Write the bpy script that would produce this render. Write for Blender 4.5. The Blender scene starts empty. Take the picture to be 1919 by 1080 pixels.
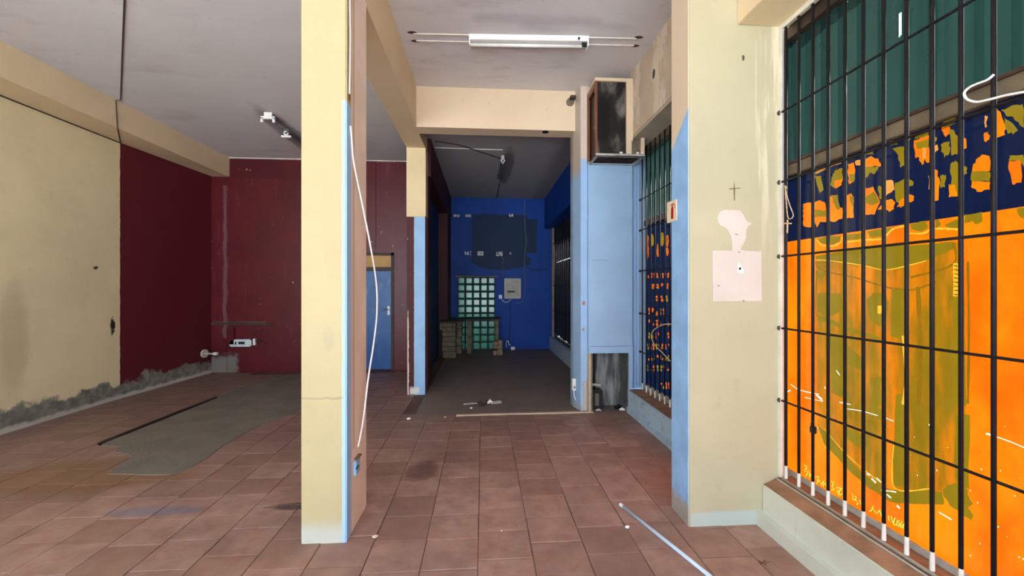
import bpy, bmesh, math, random
from mathutils import Vector, Matrix
random.seed(7)
sc = bpy.context.scene
C = sc.collection
PI = math.pi

# ------------------------------------------------------------------ camera
F, VX, HY, H = 780.0, 905.0, 539.0, 1.5
TH = math.atan((959.5 - VX) / F)
cam_d = bpy.data.cameras.new('camera'); cam = bpy.data.objects.new('camera', cam_d); C.objects.link(cam)
cam_d.sensor_width = 36; cam_d.lens = F / 1919 * 36; cam_d.shift_y = -1 / 1919
cam_d.clip_start = 0.05; cam_d.clip_end = 300
cam.location = (0, 0, H); cam.rotation_euler = (PI / 2, 0, -TH)
sc.camera = cam

# ------------------------------------------------------------------ light and exposure
SUN = 34.0
SKY = 5.8
w = bpy.data.worlds.new('world'); sc.world = w; w.use_nodes = True
nt = w.node_tree; nt.nodes.clear()
wo = nt.nodes.new('ShaderNodeOutputWorld'); bg = nt.nodes.new('ShaderNodeBackground')
ge = nt.nodes.new('ShaderNodeTexCoord'); sx = nt.nodes.new('ShaderNodeSeparateXYZ'); cr = nt.nodes.new('ShaderNodeValToRGB')
nt.links.new(ge.outputs['Generated'], sx.inputs[0]); nt.links.new(sx.outputs['Z'], cr.inputs[0])
cr.color_ramp.elements[0].position = 0.0; cr.color_ramp.elements[0].color = (0.78, 0.86, 0.95, 1)
cr.color_ramp.elements[1].position = 0.8; cr.color_ramp.elements[1].color = (0.36, 0.55, 0.90, 1)
nt.links.new(cr.outputs[0], bg.inputs[0]); bg.inputs[1].default_value = SKY
nt.links.new(bg.outputs[0], wo.inputs[0])
sd = bpy.data.lights.new('sun', 'SUN'); sd.energy = SUN; sd.angle = 0.009; sd.color = (1.0, 0.98, 0.95)
so = bpy.data.objects.new('sun', sd); C.objects.link(so)
so.rotation_euler = Vector((0.72, 0.27, 0.85)).to_track_quat('Z', 'Y').to_euler()
# daylight portal in the open shopfront behind the camera (guides sampling of the sky, adds no light)
pd = bpy.data.lights.new('shopfront_portal', 'AREA'); pd.shape = 'RECTANGLE'; pd.size = 6.8; pd.size_y = 3.9
pd.cycles.is_portal = True
po = bpy.data.objects.new('shopfront_portal', pd); C.objects.link(po)
po.location = (-1.5, -2.42, 1.8); po.rotation_euler = (PI / 2, 0, 0)
sc.view_settings.view_transform = 'Standard'; sc.view_settings.look = 'None'
sc.view_settings.gamma = 1; sc.view_settings.use_curve_mapping = False
sc.view_settings.exposure = 0.18

# ------------------------------------------------------------------ pixel helpers
cT, sT = math.cos(TH), math.sin(TH)
def ray(px, py):
    u = (px - 959.5) / F; v = (HY - py) / F
    return (u * cT + sT, cT - u * sT, v)
def FL(px, py, z=0.0):
    r = ray(px, py); t = (z - H) / r[2]; return Vector((r[0] * t, r[1] * t, z))
def WX(X, px, py):
    r = ray(px, py); t = X / r[0]; return Vector((X, r[1] * t, H + r[2] * t))
def WY(Y, px, py):
    r = ray(px, py); t = Y / r[1]; return Vector((r[0] * t, Y, H + r[2] * t))

# ------------------------------------------------------------------ mesh helpers
class MB:
    def __init__(s): s.v = []; s.f = []
    def box(s, a, b):
        x0, y0, z0 = [min(p, q) for p, q in zip(a, b)]; x1, y1, z1 = [max(p, q) for p, q in zip(a, b)]
        n = len(s.v)
        s.v += [(x0,y0,z0),(x1,y0,z0),(x1,y1,z0),(x0,y1,z0),(x0,y0,z1),(x1,y0,z1),(x1,y1,z1),(x0,y1,z1)]
        s.f += [tuple(n+i for i in q) for q in ((0,3,2,1),(4,5,6,7),(0,1,5,4),(1,2,6,5),(2,3,7,6),(3,0,4,7))]
        return s
    def prism(s, pts, off):
        """closed planar polygon pts extruded by vector off"""
        n = len(s.v); k = len(pts); off = Vector(off)
        s.v += [tuple(Vector(p)) for p in pts] + [tuple(Vector(p) + off) for p in pts]
        s.f.append(tuple(n + i for i in range(k))[::-1]); s.f.append(tuple(n + k + i for i in range(k)))
        for i in range(k):
            j = (i + 1) % k; s.f.append((n+i, n+j, n+k+j, n+k+i))
        return s
    def poly(s, pts):
        n = len(s.v); s.v += [tuple(p) for p in pts]; s.f.append(tuple(range(n, n + len(pts)))); return s
    def tube(s, pts, r, seg=8, caps=True):
        pts = [Vector(p) for p in pts]; n0 = len(s.v); k = len(pts)
        rr = r if isinstance(r, (list, tuple)) else [r] * k
        t0 = (pts[1] - pts[0]).normalized()
        a = t0.orthogonal().normalized()
        for i, p in enumerate(pts):
            t = (pts[min(i+1, k-1)] - pts[max(i-1, 0)]).normalized()
            a = (a - t * a.dot(t))
            a = a.normalized() if a.length > 1e-6 else t.orthogonal().normalized()
            b = t.cross(a)
            for j in range(seg):
                q = 2 * PI * j / seg
                s.v.append(tuple(p + (a * math.cos(q) + b * math.sin(q)) * rr[i]))
        for i in range(k - 1):
            for j in range(seg):
                j2 = (j + 1) % seg
                s.f.append((n0+i*seg+j, n0+i*seg+j2, n0+(i+1)*seg+j2, n0+(i+1)*seg+j))
        if caps:
            s.f.append(tuple(n0 + j for j in range(seg))[::-1]); s.f.append(tuple(n0+(k-1)*seg+j for j in range(seg)))
        return s
    def build(s, name, mat, parent=None, bevel=0, smooth=False, fix=True):
        me = bpy.data.meshes.new(name)
        off = Vector((0, 0, 0))
        if parent is not None: off = world_loc(parent)
        me.from_pydata([tuple(Vector(p) - off) for p in s.v], [], s.f); 
        bm = bmesh.new(); bm.from_mesh(me)
        if fix: bmesh.ops.recalc_face_normals(bm, faces=bm.faces)
        if bevel:
            bmesh.ops.bevel(bm, geom=[e for e in bm.edges if len(e.link_faces) == 2 and e.calc_face_angle(0) > 0.5],
                            offset=bevel, segments=2, affect='EDGES', clamp_overlap=True)
        if smooth:
            for f in bm.faces: f.smooth = True
        bm.to_mesh(me); bm.free()
        me.materials.append(mat)
        o = bpy.data.objects.new(name, me); C.objects.link(o)
        if parent is not None: o.parent = parent
        return o
def world_loc(o):
    l = Vector(o.location)
    while o.parent: o = o.parent; l += Vector(o.location)
    return l
def smoothpath(pts, n=8):
    pts = [Vector(p) for p in pts]; out = []
    P = [pts[0]] + pts + [pts[-1]]
    for i in range(1, len(P) - 2):
        a, b, c, d = P[i-1], P[i], P[i+1], P[i+2]
        for k in range(n):
            t = k / n
            out.append(0.5 * ((2*b) + (c-a)*t + (2*a-5*b+4*c-d)*t*t + (3*b-a-3*c+d)*t**3))
    out.append(pts[-1]); return out
def tag(o, label=None, cat=None, group=None, kind=None):
    if label: o['label'] = label
    if cat: o['category'] = cat
    if group: o['group'] = group
    if kind: o['kind'] = kind
    return o
def empty(name, loc):
    o = bpy.data.objects.new(name, None); C.objects.link(o); o.location = loc; o.empty_display_size = .1; return o
def thing(name, loc, label, cat, group=None): return tag(empty(name, loc), label, cat, group)
def struct(name, mb, mat, label=None, bevel=0, parent=None):
    o = mb.build(name, mat, parent, bevel)
    if parent is None: o['kind'] = 'structure'
    if label: o['label'] = label
    return o
def box(a, b): return MB().box(a, b)

# ------------------------------------------------------------------ materials
def lin(c):
    r = []
    for x in c:
        x /= 255.0; r.append(x / 12.92 if x <= 0.04045 else ((x + 0.055) / 1.055) ** 2.4)
    return (*r, 1)
class Mat:
    def __init__(s, name):
        s.m = bpy.data.materials.new(name); s.m.use_nodes = True; s.t = s.m.node_tree; s.t.nodes.clear()
        s.out = s.n('ShaderNodeOutputMaterial'); s.g = s.n('ShaderNodeNewGeometry')
        s.sep = s.n('ShaderNodeSeparateXYZ'); s.l(s.g.outputs['Position'], s.sep.inputs[0])
        s.ax = {'x': s.sep.outputs[0], 'y': s.sep.outputs[1], 'z': s.sep.outputs[2]}
    def n(s, k): return s.t.nodes.new(k)
    def l(s, a, b): s.t.links.new(a, b)
    def inp(s, node, i, v):
        if hasattr(v, 'is_linked') or isinstance(v, bpy.types.NodeSocket): s.l(v, node.inputs[i])
        else: node.inputs[i].default_value = v
    def math(s, op, a, b=0.0, clamp=False):
        n = s.n('ShaderNodeMath'); n.operation = op; n.use_clamp = clamp; s.inp(n, 0, a); s.inp(n, 1, b); return n.outputs[0]
    def noise(s, scale=5, detail=4, rough=.55, stretch=(1,1,1), off=(0,0,0)):
        mp = s.n('ShaderNodeMapping'); s.l(s.g.outputs['Position'], mp.inputs['Vector'])
        mp.inputs['Scale'].default_value = stretch; mp.inputs['Location'].default_value = off
        n = s.n('ShaderNodeTexNoise'); n.inputs['Scale'].default_value = scale; n.inputs['Detail'].default_value = detail
        n.inputs['Roughness'].default_value = rough; s.l(mp.outputs[0], n.inputs['Vector']); return n.outputs['Fac']
    def ramp(s, v, lo, hi):
        n = s.n('ShaderNodeMapRange'); n.interpolation_type = 'SMOOTHSTEP'
        s.inp(n, 0, v); n.inputs[1].default_value = lo; n.inputs[2].default_value = hi; return n.outputs[0]
    def less(s, ax, v, soft=.005, amp=0, scale=6, off=(0,0,0)):
        c = s.ax[ax]
        if amp: c = s.math('ADD', c, s.math('MULTIPLY', s.math('SUBTRACT', s.noise(scale, 5, .6, off=off), .5), amp * 2))
        return s.ramp(c, v + soft, v - soft)
    def more(s, *a, **k): return s.math('SUBTRACT', 1.0, s.less(*a, **k))
    def AND(s, *a):
        r = a[0]
        for b in a[1:]: r = s.math('MULTIPLY', r, b)
        return r
    def rect(s, spec, soft=.01, amp=0, scale=6):
        r = None
        for ax, lo, hi in spec:
            q = s.AND(s.more(ax, lo, soft, amp, scale), s.less(ax, hi, soft, amp, scale))
            r = q if r is None else s.AND(r, q)
        return r
    def ell(s, c, rad, soft=.5, amp=.5, scale=6):
        """c, rad dicts axis-> value"""
        tot = None
        for ax in c:
            d = s.math('DIVIDE', s.math('SUBTRACT', s.ax[ax], c[ax]), rad[ax]); d = s.math('MULTIPLY', d, d)
            tot = d if tot is None else s.math('ADD', tot, d)
        tot = s.math('ADD', tot, s.math('MULTIPLY', s.math('SUBTRACT', s.noise(scale, 5, .6), .5), amp * 2))
        return s.ramp(tot, 1 + soft, 1 - soft)
    def mix(s, f, a, b, mode='MIX'):
        n = s.n('ShaderNodeMix'); n.data_type = 'RGBA'; n.blend_type = mode
        s.inp(n, 0, f); s.inp(n, 6, a); s.inp(n, 7, b); return n.outputs[2]
    def mul(s, f): 
        return f
    def vary(s, col, amt=.12, scale=3, stretch=(1,1,1), off=(0,0,0)):
        f = s.noise(scale, 6, .6, stretch, off); f = s.ramp(f, .3, .7)
        g = s.math('ADD', s.math('MULTIPLY', f, amt * 2), 1 - amt)
        cmb = s.n('ShaderNodeCombineXYZ')
        for i in range(3): s.l(g, cmb.inputs[i])
        return s.mix(1.0, col, cmb.outputs[0], 'MULTIPLY')
    def finish(s, col, rough=.7, bump=None, bdist=.002, metal=0, spec=.35):
        p = s.n('ShaderNodeBsdfPrincipled'); s.inp(p, 'Base Color', col)
        s.inp(p, 'Roughness', rough); p.inputs['Metallic'].default_value = metal
        p.inputs['Specular IOR Level'].default_value = spec
        if bump is not None:
            b = s.n('ShaderNodeBump'); b.inputs['Strength'].default_value = 1; b.inputs['Distance'].default_value = bdist
            s.l(bump, b.inputs['Height']); s.l(b.outputs[0], p.inputs['Normal'])
        s.l(p.outputs[0], s.out.inputs[0]); return s.m
def simple(name, c, rough=.6, metal=0, vary=.12, scale=8, bump=.0008, stretch=(1,1,1), spec=.5):
    m = Mat(name); col = m.vary(lin(c), vary, scale, stretch)
    return m.finish(col, rough, m.noise(40, 3), bump, metal, spec)
FK = .130
def dim(c, k): return (c[0] * FK * k, c[1] * FK * k, c[2] * FK * k, 1)
def film(name, c, t=.8, vary=.15, scale=5, stretch=(1,1,1), gloss=.06, c2=None, k=1.0):
    """translucent painted glass / plastic film that the sun shines through"""
    m = Mat(name); base = dim(lin(c), k)
    if c2 is not None:
        base = m.mix(m.ramp(m.noise(scale, 7, .65, stretch), .38, .66), dim(lin(c), k), dim(lin(c2), k))
    col = m.vary(base, vary, scale * 1.7, stretch, (3, 5, 2))
    d = m.n('ShaderNodeBsdfDiffuse'); tr = m.n('ShaderNodeBsdfTranslucent'); mx = m.n('ShaderNodeMixShader')
    m.l(col, d.inputs[0]); m.l(col, tr.inputs[0]); mx.inputs[0].default_value = t
    m.l(d.outputs[0], mx.inputs[1]); m.l(tr.outputs[0], mx.inputs[2])
    g = m.n('ShaderNodeBsdfGlossy'); g.inputs['Roughness'].default_value = .15; m2 = m.n('ShaderNodeMixShader')
    m2.inputs[0].default_value = gloss; m.l(mx.outputs[0], m2.inputs[1]); m.l(g.outputs[0], m2.inputs[2])
    m.l(m2.outputs[0], m.out.inputs[0]); return m.m

YEL = lin((178, 163, 121)); CRM = lin((228, 205, 172)); RED = lin((92, 24, 30)); LBL = lin((150, 192, 232))
GRY = lin((128, 124, 112)); BLU = lin((6, 62, 138)); WHT = lin((226, 226, 222))

def wall_mat(name, base, parts, vary=.07, vscale=1.6, rough=.65, bd=.0015, specks=None, stretch=(1,1,1), scuff=.30):
    m = Mat(name); col = m.vary(base, vary, vscale, stretch)
    # faint scuffs everywhere
    if scuff: col = m.mix(m.math('MULTIPLY', m.ramp(m.noise(9, 8, .7, (1,1,.5), (4,1,7)), .60, .74), scuff), col, lin((150, 138, 112)))
    for fn, c in parts(m): col = m.mix(fn, col, c)
    if specks:
        f = m.ramp(m.noise(14, 2, .5, (1,1,1), (9,9,3)), .765, .775); col = m.mix(f, col, specks)
    return m.finish(col, rough, m.math('ADD', m.noise(3, 5), m.math('MULTIPLY', m.noise(60, 3), .25)), bd)

M = {}
def mp(m):
    damp = m.less('z', .22, .03, .24, 3.2)
    red = m.more('y', 5.97, .006, .012, 9)
    out = [(red, RED), (damp, m.vary(lin((126, 124, 112)), .3, 12))]
    out.append((m.AND(m.less('z', .05, .02, .05, 8), m.more('y', 3.5)), lin((188, 184, 172))))
    out.append((m.AND(m.ell({'y': 5.86, 'z': 1.0}, {'y': .035, 'z': .12}, .5, 1.6, 14), m.less('y', 5.97)), lin((42, 36, 30))))
    out.append((m.AND(m.ell({'y': 5.62, 'z': 1.75}, {'y': .035, 'z': .022}, .4, 1.6, 30), m.less('y', 5.97)), lin((60, 50, 38))))
    out.append((m.math('MULTIPLY', m.ell({'y': 4.7, 'z': .95}, {'y': .14, 'z': .55}, .8, .8, 3), .28), lin((110, 98, 70))))
    return out
M['left'] = wall_mat('left_wall_paint', lin((228, 212, 168)), mp, .06, 1.2, .7, .002)
def mp(m):
    col = m.vary(RED, .18, 3)
    out = [(m.math('MULTIPLY', m.ramp(m.noise(5, 7, .7, (2.2, 1, .25)), .56, .75), .30), lin((140, 92, 96)))]
    out.append((m.rect((('x', -4.45, -3.55), ('z', 3.44, 3.80)), .006), lin((80, 20, 26))))
    out.append((m.AND(m.less('x', -4.32, .05, .14, 9), m.less('z', .30, .06, .14, 9)), lin((120, 114, 106))))
    out.append((m.math('MULTIPLY', m.rect((('x', -4.85, -3.85), ('z', .84, .90)), .012, .02, 9), .6), lin((92, 82, 76))))
    out.append((m.math('MULTIPLY', m.rect((('x', -4.56, -4.50), ('z', .6, 3.3)), .015, .05, 4), .35), lin((150, 120, 120))))
    return out
M['red'] = wall_mat('red_wall_paint', RED, mp, .14, 2.5, .38, .0015, specks=lin((200, 180, 170)))
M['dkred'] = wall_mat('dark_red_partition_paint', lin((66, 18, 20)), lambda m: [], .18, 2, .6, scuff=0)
M['ceil'] = wall_mat('ceiling_plaster', lin((226, 222, 220)), lambda m: [
    (m.math('MULTIPLY', m.ramp(m.noise(1.6, 5, .6, (1, 2.5, 1)), .50, .72), .35), lin((176, 170, 166))),
    (m.math('MULTIPLY', m.rect((('x', -.1, 1.1), ('y', 3.72, 3.84)), .05, .04, 5), .18), lin((90, 80, 74))),
    (m.ell({'x': -0.680, 'y': 4.055}, {'x': .045, 'y': .022}, .5, .5, 20), lin((60, 54, 50))),
    (m.ell({'x': -0.667, 'y': 4.193}, {'x': .045, 'y': .022}, .5, .5, 20), lin((60, 54, 50))),
    (m.ell({'x': 1.522, 'y': 3.978}, {'x': .045, 'y': .022}, .5, .5, 20), lin((60, 54, 50))),
    (m.ell({'x': 1.538, 'y': 4.121}, {'x': .045, 'y': .022}, .5, .5, 20), lin((60, 54, 50)))], .04, 1.0, .85, .003)
M['ceil_left'] = wall_mat('left_ceiling_plaster', lin((220, 217, 216)), lambda m: [
    (m.math('MULTIPLY', m.ramp(m.noise(1.2, 5, .6, (1, 2, 1)), .50, .72), .3), lin((170, 160, 156))),
    (m.math('MULTIPLY', m.ell({'x': -2.86, 'y': 6.4}, {'x': .16, 'y': .9}, .5, .6, 5), .55), lin((84, 78, 74)))], .04, 1.0, .85, .003)
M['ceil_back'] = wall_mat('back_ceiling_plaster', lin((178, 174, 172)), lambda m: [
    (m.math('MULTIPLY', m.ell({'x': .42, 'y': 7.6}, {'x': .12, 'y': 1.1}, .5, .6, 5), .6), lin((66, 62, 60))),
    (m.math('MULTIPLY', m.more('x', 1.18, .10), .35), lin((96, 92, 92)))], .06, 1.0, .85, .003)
M['cream'] = wall_mat('cream_beam_paint', CRM, lambda m: [], .05, 1.0, .7)
M['yellow'] = wall_mat('yellow_beam_paint', lin((222, 200, 160)), lambda m: [], .05, 1.0, .7)
def mp(m):   # left pier
    out = [(m.math('MULTIPLY', m.less('z', .10, .06, .05, 6), .5), lin((190, 205, 205)))]
    out.append((m.AND(m.more('x', -.826, .003, .006, 9), m.less('z', 2.60, .01, .02), m.less('y', 2.62, .01, .008, 5)), lin((158, 192, 226))))
    side = m.AND(m.more('x', -.806, .002), m.more('y', 2.60, .006, .010, 5))
    out.append((side, m.vary(lin((236, 216, 196)), .08, 3)))
    out.append((m.AND(side, m.rect((('y', 2.62, 2.665), ('z', .5, 4)), .012, .006, 5)), lin((206, 182, 150))))
    out.append((m.AND(m.more('x', -.83, .002), m.rect((('y', 2.545, 2.575), ('z', 2.62, 4.2)), .004, .012, 7)), lin((120, 80, 46))))
    out.append((m.math('MULTIPLY', m.rect((('z', .845, .853), ('x', -1.2, -.82)), .004, .012, 14), .5), lin((120, 112, 96))))
    out.append((m.math('MULTIPLY', m.ell({'x': -.90, 'z': 1.20}, {'x': .035, 'z': .07}, .5, 1.2, 25), .2), lin((150, 142, 120))))
    return out
M['pier_left'] = wall_mat('left_pier_paint', YEL, mp, .05, 1.5, .6, .002)
def mp(m):   # right pier: left face blue below a ragged line
    left = m.less('x', 1.287, .002, .002, 8)
    out = [(m.AND(left, m.more('z', 2.0, .01)), lin((222, 200, 170)))]
    slope = m.math('ADD', m.ax['z'], m.math('MULTIPLY', m.math('SUBTRACT', m.ax['y'], 2.52), .85))
    slope = m.math('ADD', slope, m.math('MULTIPLY', m.noise(14, 4), .05))
    out.append((m.AND(left, m.ramp(slope, 2.665, 2.645)), m.vary(LBL, .10, 6)))
    out.append((m.AND(left, m.less('z', .13, .03, .10, 12)), lin((168, 160, 150))))
    out.append((m.math('MULTIPLY', m.AND(m.more('x', 1.30), m.less('z', .09, .012, .01)), .75), lin((176, 190, 184))))
    out.append((m.math('MULTIPLY', m.AND(m.more('x', 1.72), m.ramp(m.noise(4, 5, .6, (4, 1, .35)), .48, .62), m.more('z', 1.9, .4)), .35), lin((250, 236, 206))))
    out.append((m.AND(m.ell({'x': 1.64, 'z': 2.95}, {'x': .009, 'z': .018}, .5, 1.0, 40)), lin((90, 70, 50))))
    out.append((m.math('MULTIPLY', m.ramp(m.noise(7, 6, .7, (1, 1, 3)), .66, .75), .4), lin((160, 140, 100))))
    return out
M['pier_right'] = wall_mat('right_pier_paint', lin((182, 173, 140)), mp, .05, 1.5, .6, .002)
def mp(m):   # far-right pier
    up = m.more('z', 3.06, .012, .01)
    out = [(up, m.vary(lin((214, 196, 178)), .05, 2)),
           (m.AND(m.less('x', 1.1835, .002), m.more('z', 2.9, .1)), lin((190, 176, 158))),
           (m.ell({'x': 1.222, 'z': 1.31}, {'x': .02, 'z': .025}, .2, .6, 30), lin((176, 120, 92))),
           (m.ell({'x': 1.218, 'z': .99}, {'x': .013, 'z': .02}, .2, .6, 30), lin((176, 120, 92))),
           (m.math('MULTIPLY', m.less('z', .08, .03, .06, 14), .6), lin((176, 172, 164)))]
    return out
M['pier_far'] = wall_mat('far_pier_paint', lin((158, 190, 222)), mp, .06, 2.5, .5, .002)
M['lblue'] = wall_mat('light_blue_paint', lin((158, 192, 222)), lambda m: [
    (m.math('MULTIPLY', m.rect((('z', 1.82, 1.835), ('x', 1.3, 1.5)), .006, .02, 12), .3), lin((90, 110, 130)))], .05, 2.5, .5)
def mp(m):   # column at the opening
    out = [(m.AND(m.less('z', 2.49, .006, .008), m.more('x', -.962, .003, .004, 8)), m.vary(lin((150, 190, 226)), .06, 4)),
           (m.AND(m.less('z', 2.49, .006), m.less('x', -.962, .003, .004, 8)), lin((74, 22, 26))),
           (m.AND(m.less('x', -1.035, .006, .02, 10), m.less('z', 1.1, .1, .3, 4)), lin((222, 200, 180))),
           (m.AND(m.rect((('x', -1.02, -.90), ('z', 0, .10)), .02, .04, 14)), lin((214, 214, 206))),
           (m.AND(m.more('x', -.8095, .001), m.less('z', 2.5, .01)), m.vary(lin((122, 92, 88)), .3, 9))]
    return out
M['column'] = wall_mat('opening_column_paint', lin((224, 203, 158)), mp, .05, 2, .6, .002, specks=lin((222, 205, 190)))
def mp(m):   # blue back wall with the dark square of overpaint
    sq = m.rect((('x', -.26, 1.06), ('z', 2.14, 3.28)), .02, .05, 3)
    sq2 = m.rect((('x', 1.0, 1.32), ('z', 2.35, 3.17)), .02, .04, 3)
    lo = m.ell({'x': .45, 'z': 2.15}, {'x': .75, 'z': .22}, .05, .2, 4)
    dk = lin((6, 44, 82))
    return [(sq, dk), (sq2, lin((10, 46, 80))), (lo, dk),
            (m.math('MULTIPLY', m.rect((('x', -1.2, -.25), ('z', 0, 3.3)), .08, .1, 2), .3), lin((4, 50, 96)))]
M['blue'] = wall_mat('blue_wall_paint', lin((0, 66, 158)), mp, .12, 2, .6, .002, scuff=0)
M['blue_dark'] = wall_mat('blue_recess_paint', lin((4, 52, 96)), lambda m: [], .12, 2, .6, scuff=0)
def mp(m):
    return [(m.math('MULTIPLY', m.ramp(m.noise(2.2, 7, .7, (1, 1.5, .5), (2, 3, 1)), .50, .56), .55), lin((244, 228, 206))),
            (m.ell({'y': 4.02, 'z': 3.62}, {'y': .03, 'z': .05}, .3, .6, 20), lin((60, 50, 40)))]
M['flaky'] = wall_mat('flaking_cream_paint', lin((206, 186, 158)), mp, .08, 2, .7, .006)
M['soffit'] = wall_mat('grey_soffit_plaster', lin((196, 184, 160)), lambda m: [], .10, 3, .7, .004)
M['sill_paint'] = wall_mat('grey_sill_paint', lin((204, 206, 190)), lambda m: [
    (m.math('MULTIPLY', m.ramp(m.noise(5, 7, .65), .60, .72), .5), lin((170, 172, 158)))], .07, 3, .55, .003)
M['sill_blue'] = wall_mat('blue_sill_paint', lin((176, 200, 216)), lambda m: [
    (m.math('MULTIPLY', m.ramp(m.noise(8, 7, .65), .52, .64), .6), lin((140, 140, 136)))], .10, 4, .55, .003)
M['sill_top'] = simple('bare_brown_sill_top', (150, 110, 82), .8, 0, .25, 7, .003)
M['concrete'] = simple('outer_wall_concrete', (190, 182, 168), .9, 0, .12, 2, .004)
M['pave'] = simple('street_paving', (228, 227, 224), .9, 0, .10, 1, .002)
M['grout'] = simple('floor_grout', (98, 74, 64), .9, 0, .25, 9, .002)

# tiles
def tile_mat():
    m = Mat('terracotta_tile')
    oi = m.n('ShaderNodeObjectInfo')
    c = m.mix(oi.outputs['Random'], lin((146, 114, 98)), lin((172, 138, 122)))
    c = m.mix(m.math('MULTIPLY', m.ramp(m.noise(9, 6, .65), .42, .7), .6), c, lin((150, 102, 84)))
    c = m.vary(c, .14, 5.5, (1, 1, 1))
    c = m.mix(m.math('MULTIPLY', m.ramp(m.noise(1.2, 6, .6, (1, 1, 1), (5, 2, 0)), .46, .70), .35), c, lin((112, 88, 78)))
    c = m.mix(m.math('MULTIPLY', m.more('y', 4.3, 1.2, .3, 2), .45), c, lin((112, 90, 82)))   # darker and greyer deeper in
    c = m.mix(m.math('MULTIPLY', m.AND(m.less('x', -1.6, .8, .5, 1.5), m.more('y', 3.2, .9, .5, 1.5)), .35), c, lin((126, 104, 94)))
    c = m.mix(m.math('MULTIPLY', m.ell({'x': -3.15, 'y': 3.55}, {'x': .75, 'y': .32}, .5, .6, 2.5), .55), c, lin((122, 88, 44)))
    c = m.mix(m.math('MULTIPLY', m.ell({'x': -2.2, 'y': 2.95}, {'x': .3, 'y': .06}, .5, .9, 6), .45), c, lin((96, 108, 140)))
    c = m.mix(m.math('MULTIPLY', m.ell({'x': -1.25, 'y': 2.95}, {'x': .22, 'y': .05}, .4, 1.0, 10), .75), c, lin((58, 46, 44)))
    c = m.mix(m.math('MULTIPLY', m.ell({'x': -.5, 'y': 3.45}, {'x': .13, 'y': .18}, .5, 1.1, 8), .6), c, lin((74, 46, 34)))
    r = m.math('ADD', m.math('MULTIPLY', m.noise(5, 5), .35), .32)
    return m.finish(c, r, m.math('ADD', m.noise(7, 4), m.math('MULTIPLY', m.noise(90, 2), .15)), .0012)
M['tile'] = tile_mat()
def mk():
    m = Mat('back_room_screed'); c = m.vary(lin((126, 110, 100)), .16, 2)
    c = m.mix(m.math('MULTIPLY', m.ramp(m.noise(2, 6, .6), .5, .7), .5), c, lin((104, 92, 84)))
    return m.finish(c, .6, m.noise(5, 5), .002)
M['screed'] = mk()
M['patch'] = simple('grey_cement', (116, 108, 96), .8, 0, .16, 3, .002)
M['bar'] = simple('dark_iron_bar', (25, 22, 24), .6, 0, .25, 20, .0008, (1,1,1), .25)
M['bar_foot'] = simple('white_paint_drip', (214, 212, 200), .5, 0, .12, 20)
M['frame'] = simple('weathered_window_frame', (116, 102, 80), .6, 0, .25, 9, .002)
M['frame_dark'] = simple('rusty_dark_frame', (70, 54, 44), .6, 0, .25, 12, .002)
M['frame_white'] = simple('white_frame_edge', (222, 216, 200), .5, 0, .1, 9)
M['rail_white'] = simple('dirty_white_rail', (172, 170, 160), .5, 0, .15, 14)
M['orange'] = film('orange_film', (250, 132, 10), .8, .10, 3.2, (1, 1, .55), .05, (240, 100, 6))
M['olive'] = film('olive_film', (150, 124, 22), .8, .08, 3, (1, 1, 1), .05, None, .75)
M['wash'] = film('olive_wash_film', (150, 116, 20), .8, .12, 3.2, (1, 2.6, .5), .05, (240, 130, 12), .80)
M['outline'] = film('dark_olive_line', (136, 96, 14), .8, .1)
M['light_or'] = film('thin_bright_orange_film', (255, 170, 50), .9, .05, 5, (1,1,1), .05, None, 1.0)
M['tan_or'] = film('tan_orange_film', (214, 140, 60), .8, .12, 9)
M['navy'] = film('navy_banner', (18, 30, 62), .55, .10, 2, (1, 1, 1), .04)
M['green'] = film('green_corrugated_sheet', (76, 124, 112), .50, .10, 2.5, (1, 1, .4), .03, None, .46)
M['scratch'] = film('clear_scratch', (255, 250, 232), 1.0, .02, 5, (1,1,1), .0, None, 1.8)
M['sign_yellow'] = film('bright_yellow_scratching', (255, 206, 70), .9, .05, 5, (1,1,1), .05, None, 1.15)
M['added_orange'] = film('added_orange_film', (255, 130, 20), .95, .05, 5, (1,1,1), .02, None, 1.7)
M['diffuser'] = film('added_diffuser', (225, 228, 226), .9, .1, 5, (1,1,1), .02, None, 1.2)
M['orange_dim'] = film('dim_orange_remnant', (236, 104, 24), .8, .3, 14, (1, 1, 1), .03, (170, 90, 30), .75)
M['glassblock'] = film('green_glass_block', (84, 158, 134), .72, .25, 9, (1, 1, 1), .06, None, .9)
M['mortar'] = simple('green_grey_mortar', (30, 48, 44), .8)
M['white'] = simple('white_enamel', (236, 234, 228), .35, 0, .05, 8)
M['whitecable'] = simple('white_cable', (240, 238, 230), .4, 0, .05, 8, 0)
M['greycable'] = simple('grey_cable', (110, 112, 116), .5, 0, .1, 8, 0)
M['black'] = simple('black_plastic', (16, 15, 15), .5)
M['cablepaint'] = simple('dark_wire', (66, 58, 50), .6)
M['pipe'] = simple('grey_pvc_pipe', (190, 206, 222), .4, 0, .06, 10)
M['wood'] = simple('brown_varnished_wood', (120, 70, 42), .45, 0, .2, 6, .001, (4, 4, .5))
M['woodpale'] = simple('pale_worn_batten', (196, 176, 148), .7, 0, .15, 8, .001, (.4, 5, 1))
M['metal'] = simple('galvanised_angle', (178, 174, 164), .6, 0, .2, 10)
def mk():
    m = Mat('sooty_sheet_metal'); c = m.mix(m.ramp(m.noise(3.2, 6, .65, (1.6, 1, .8)), .44, .72), lin((30, 28, 27)), lin((128, 122, 112)))
    c = m.mix(m.ell({'x': 1.34, 'z': 3.40}, {'x': .10, 'z': .25}, .4, .7, 7), c, lin((12, 11, 11)))
    return m.finish(c, .45, m.noise(8, 5), .003)
M['soot'] = mk()
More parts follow.
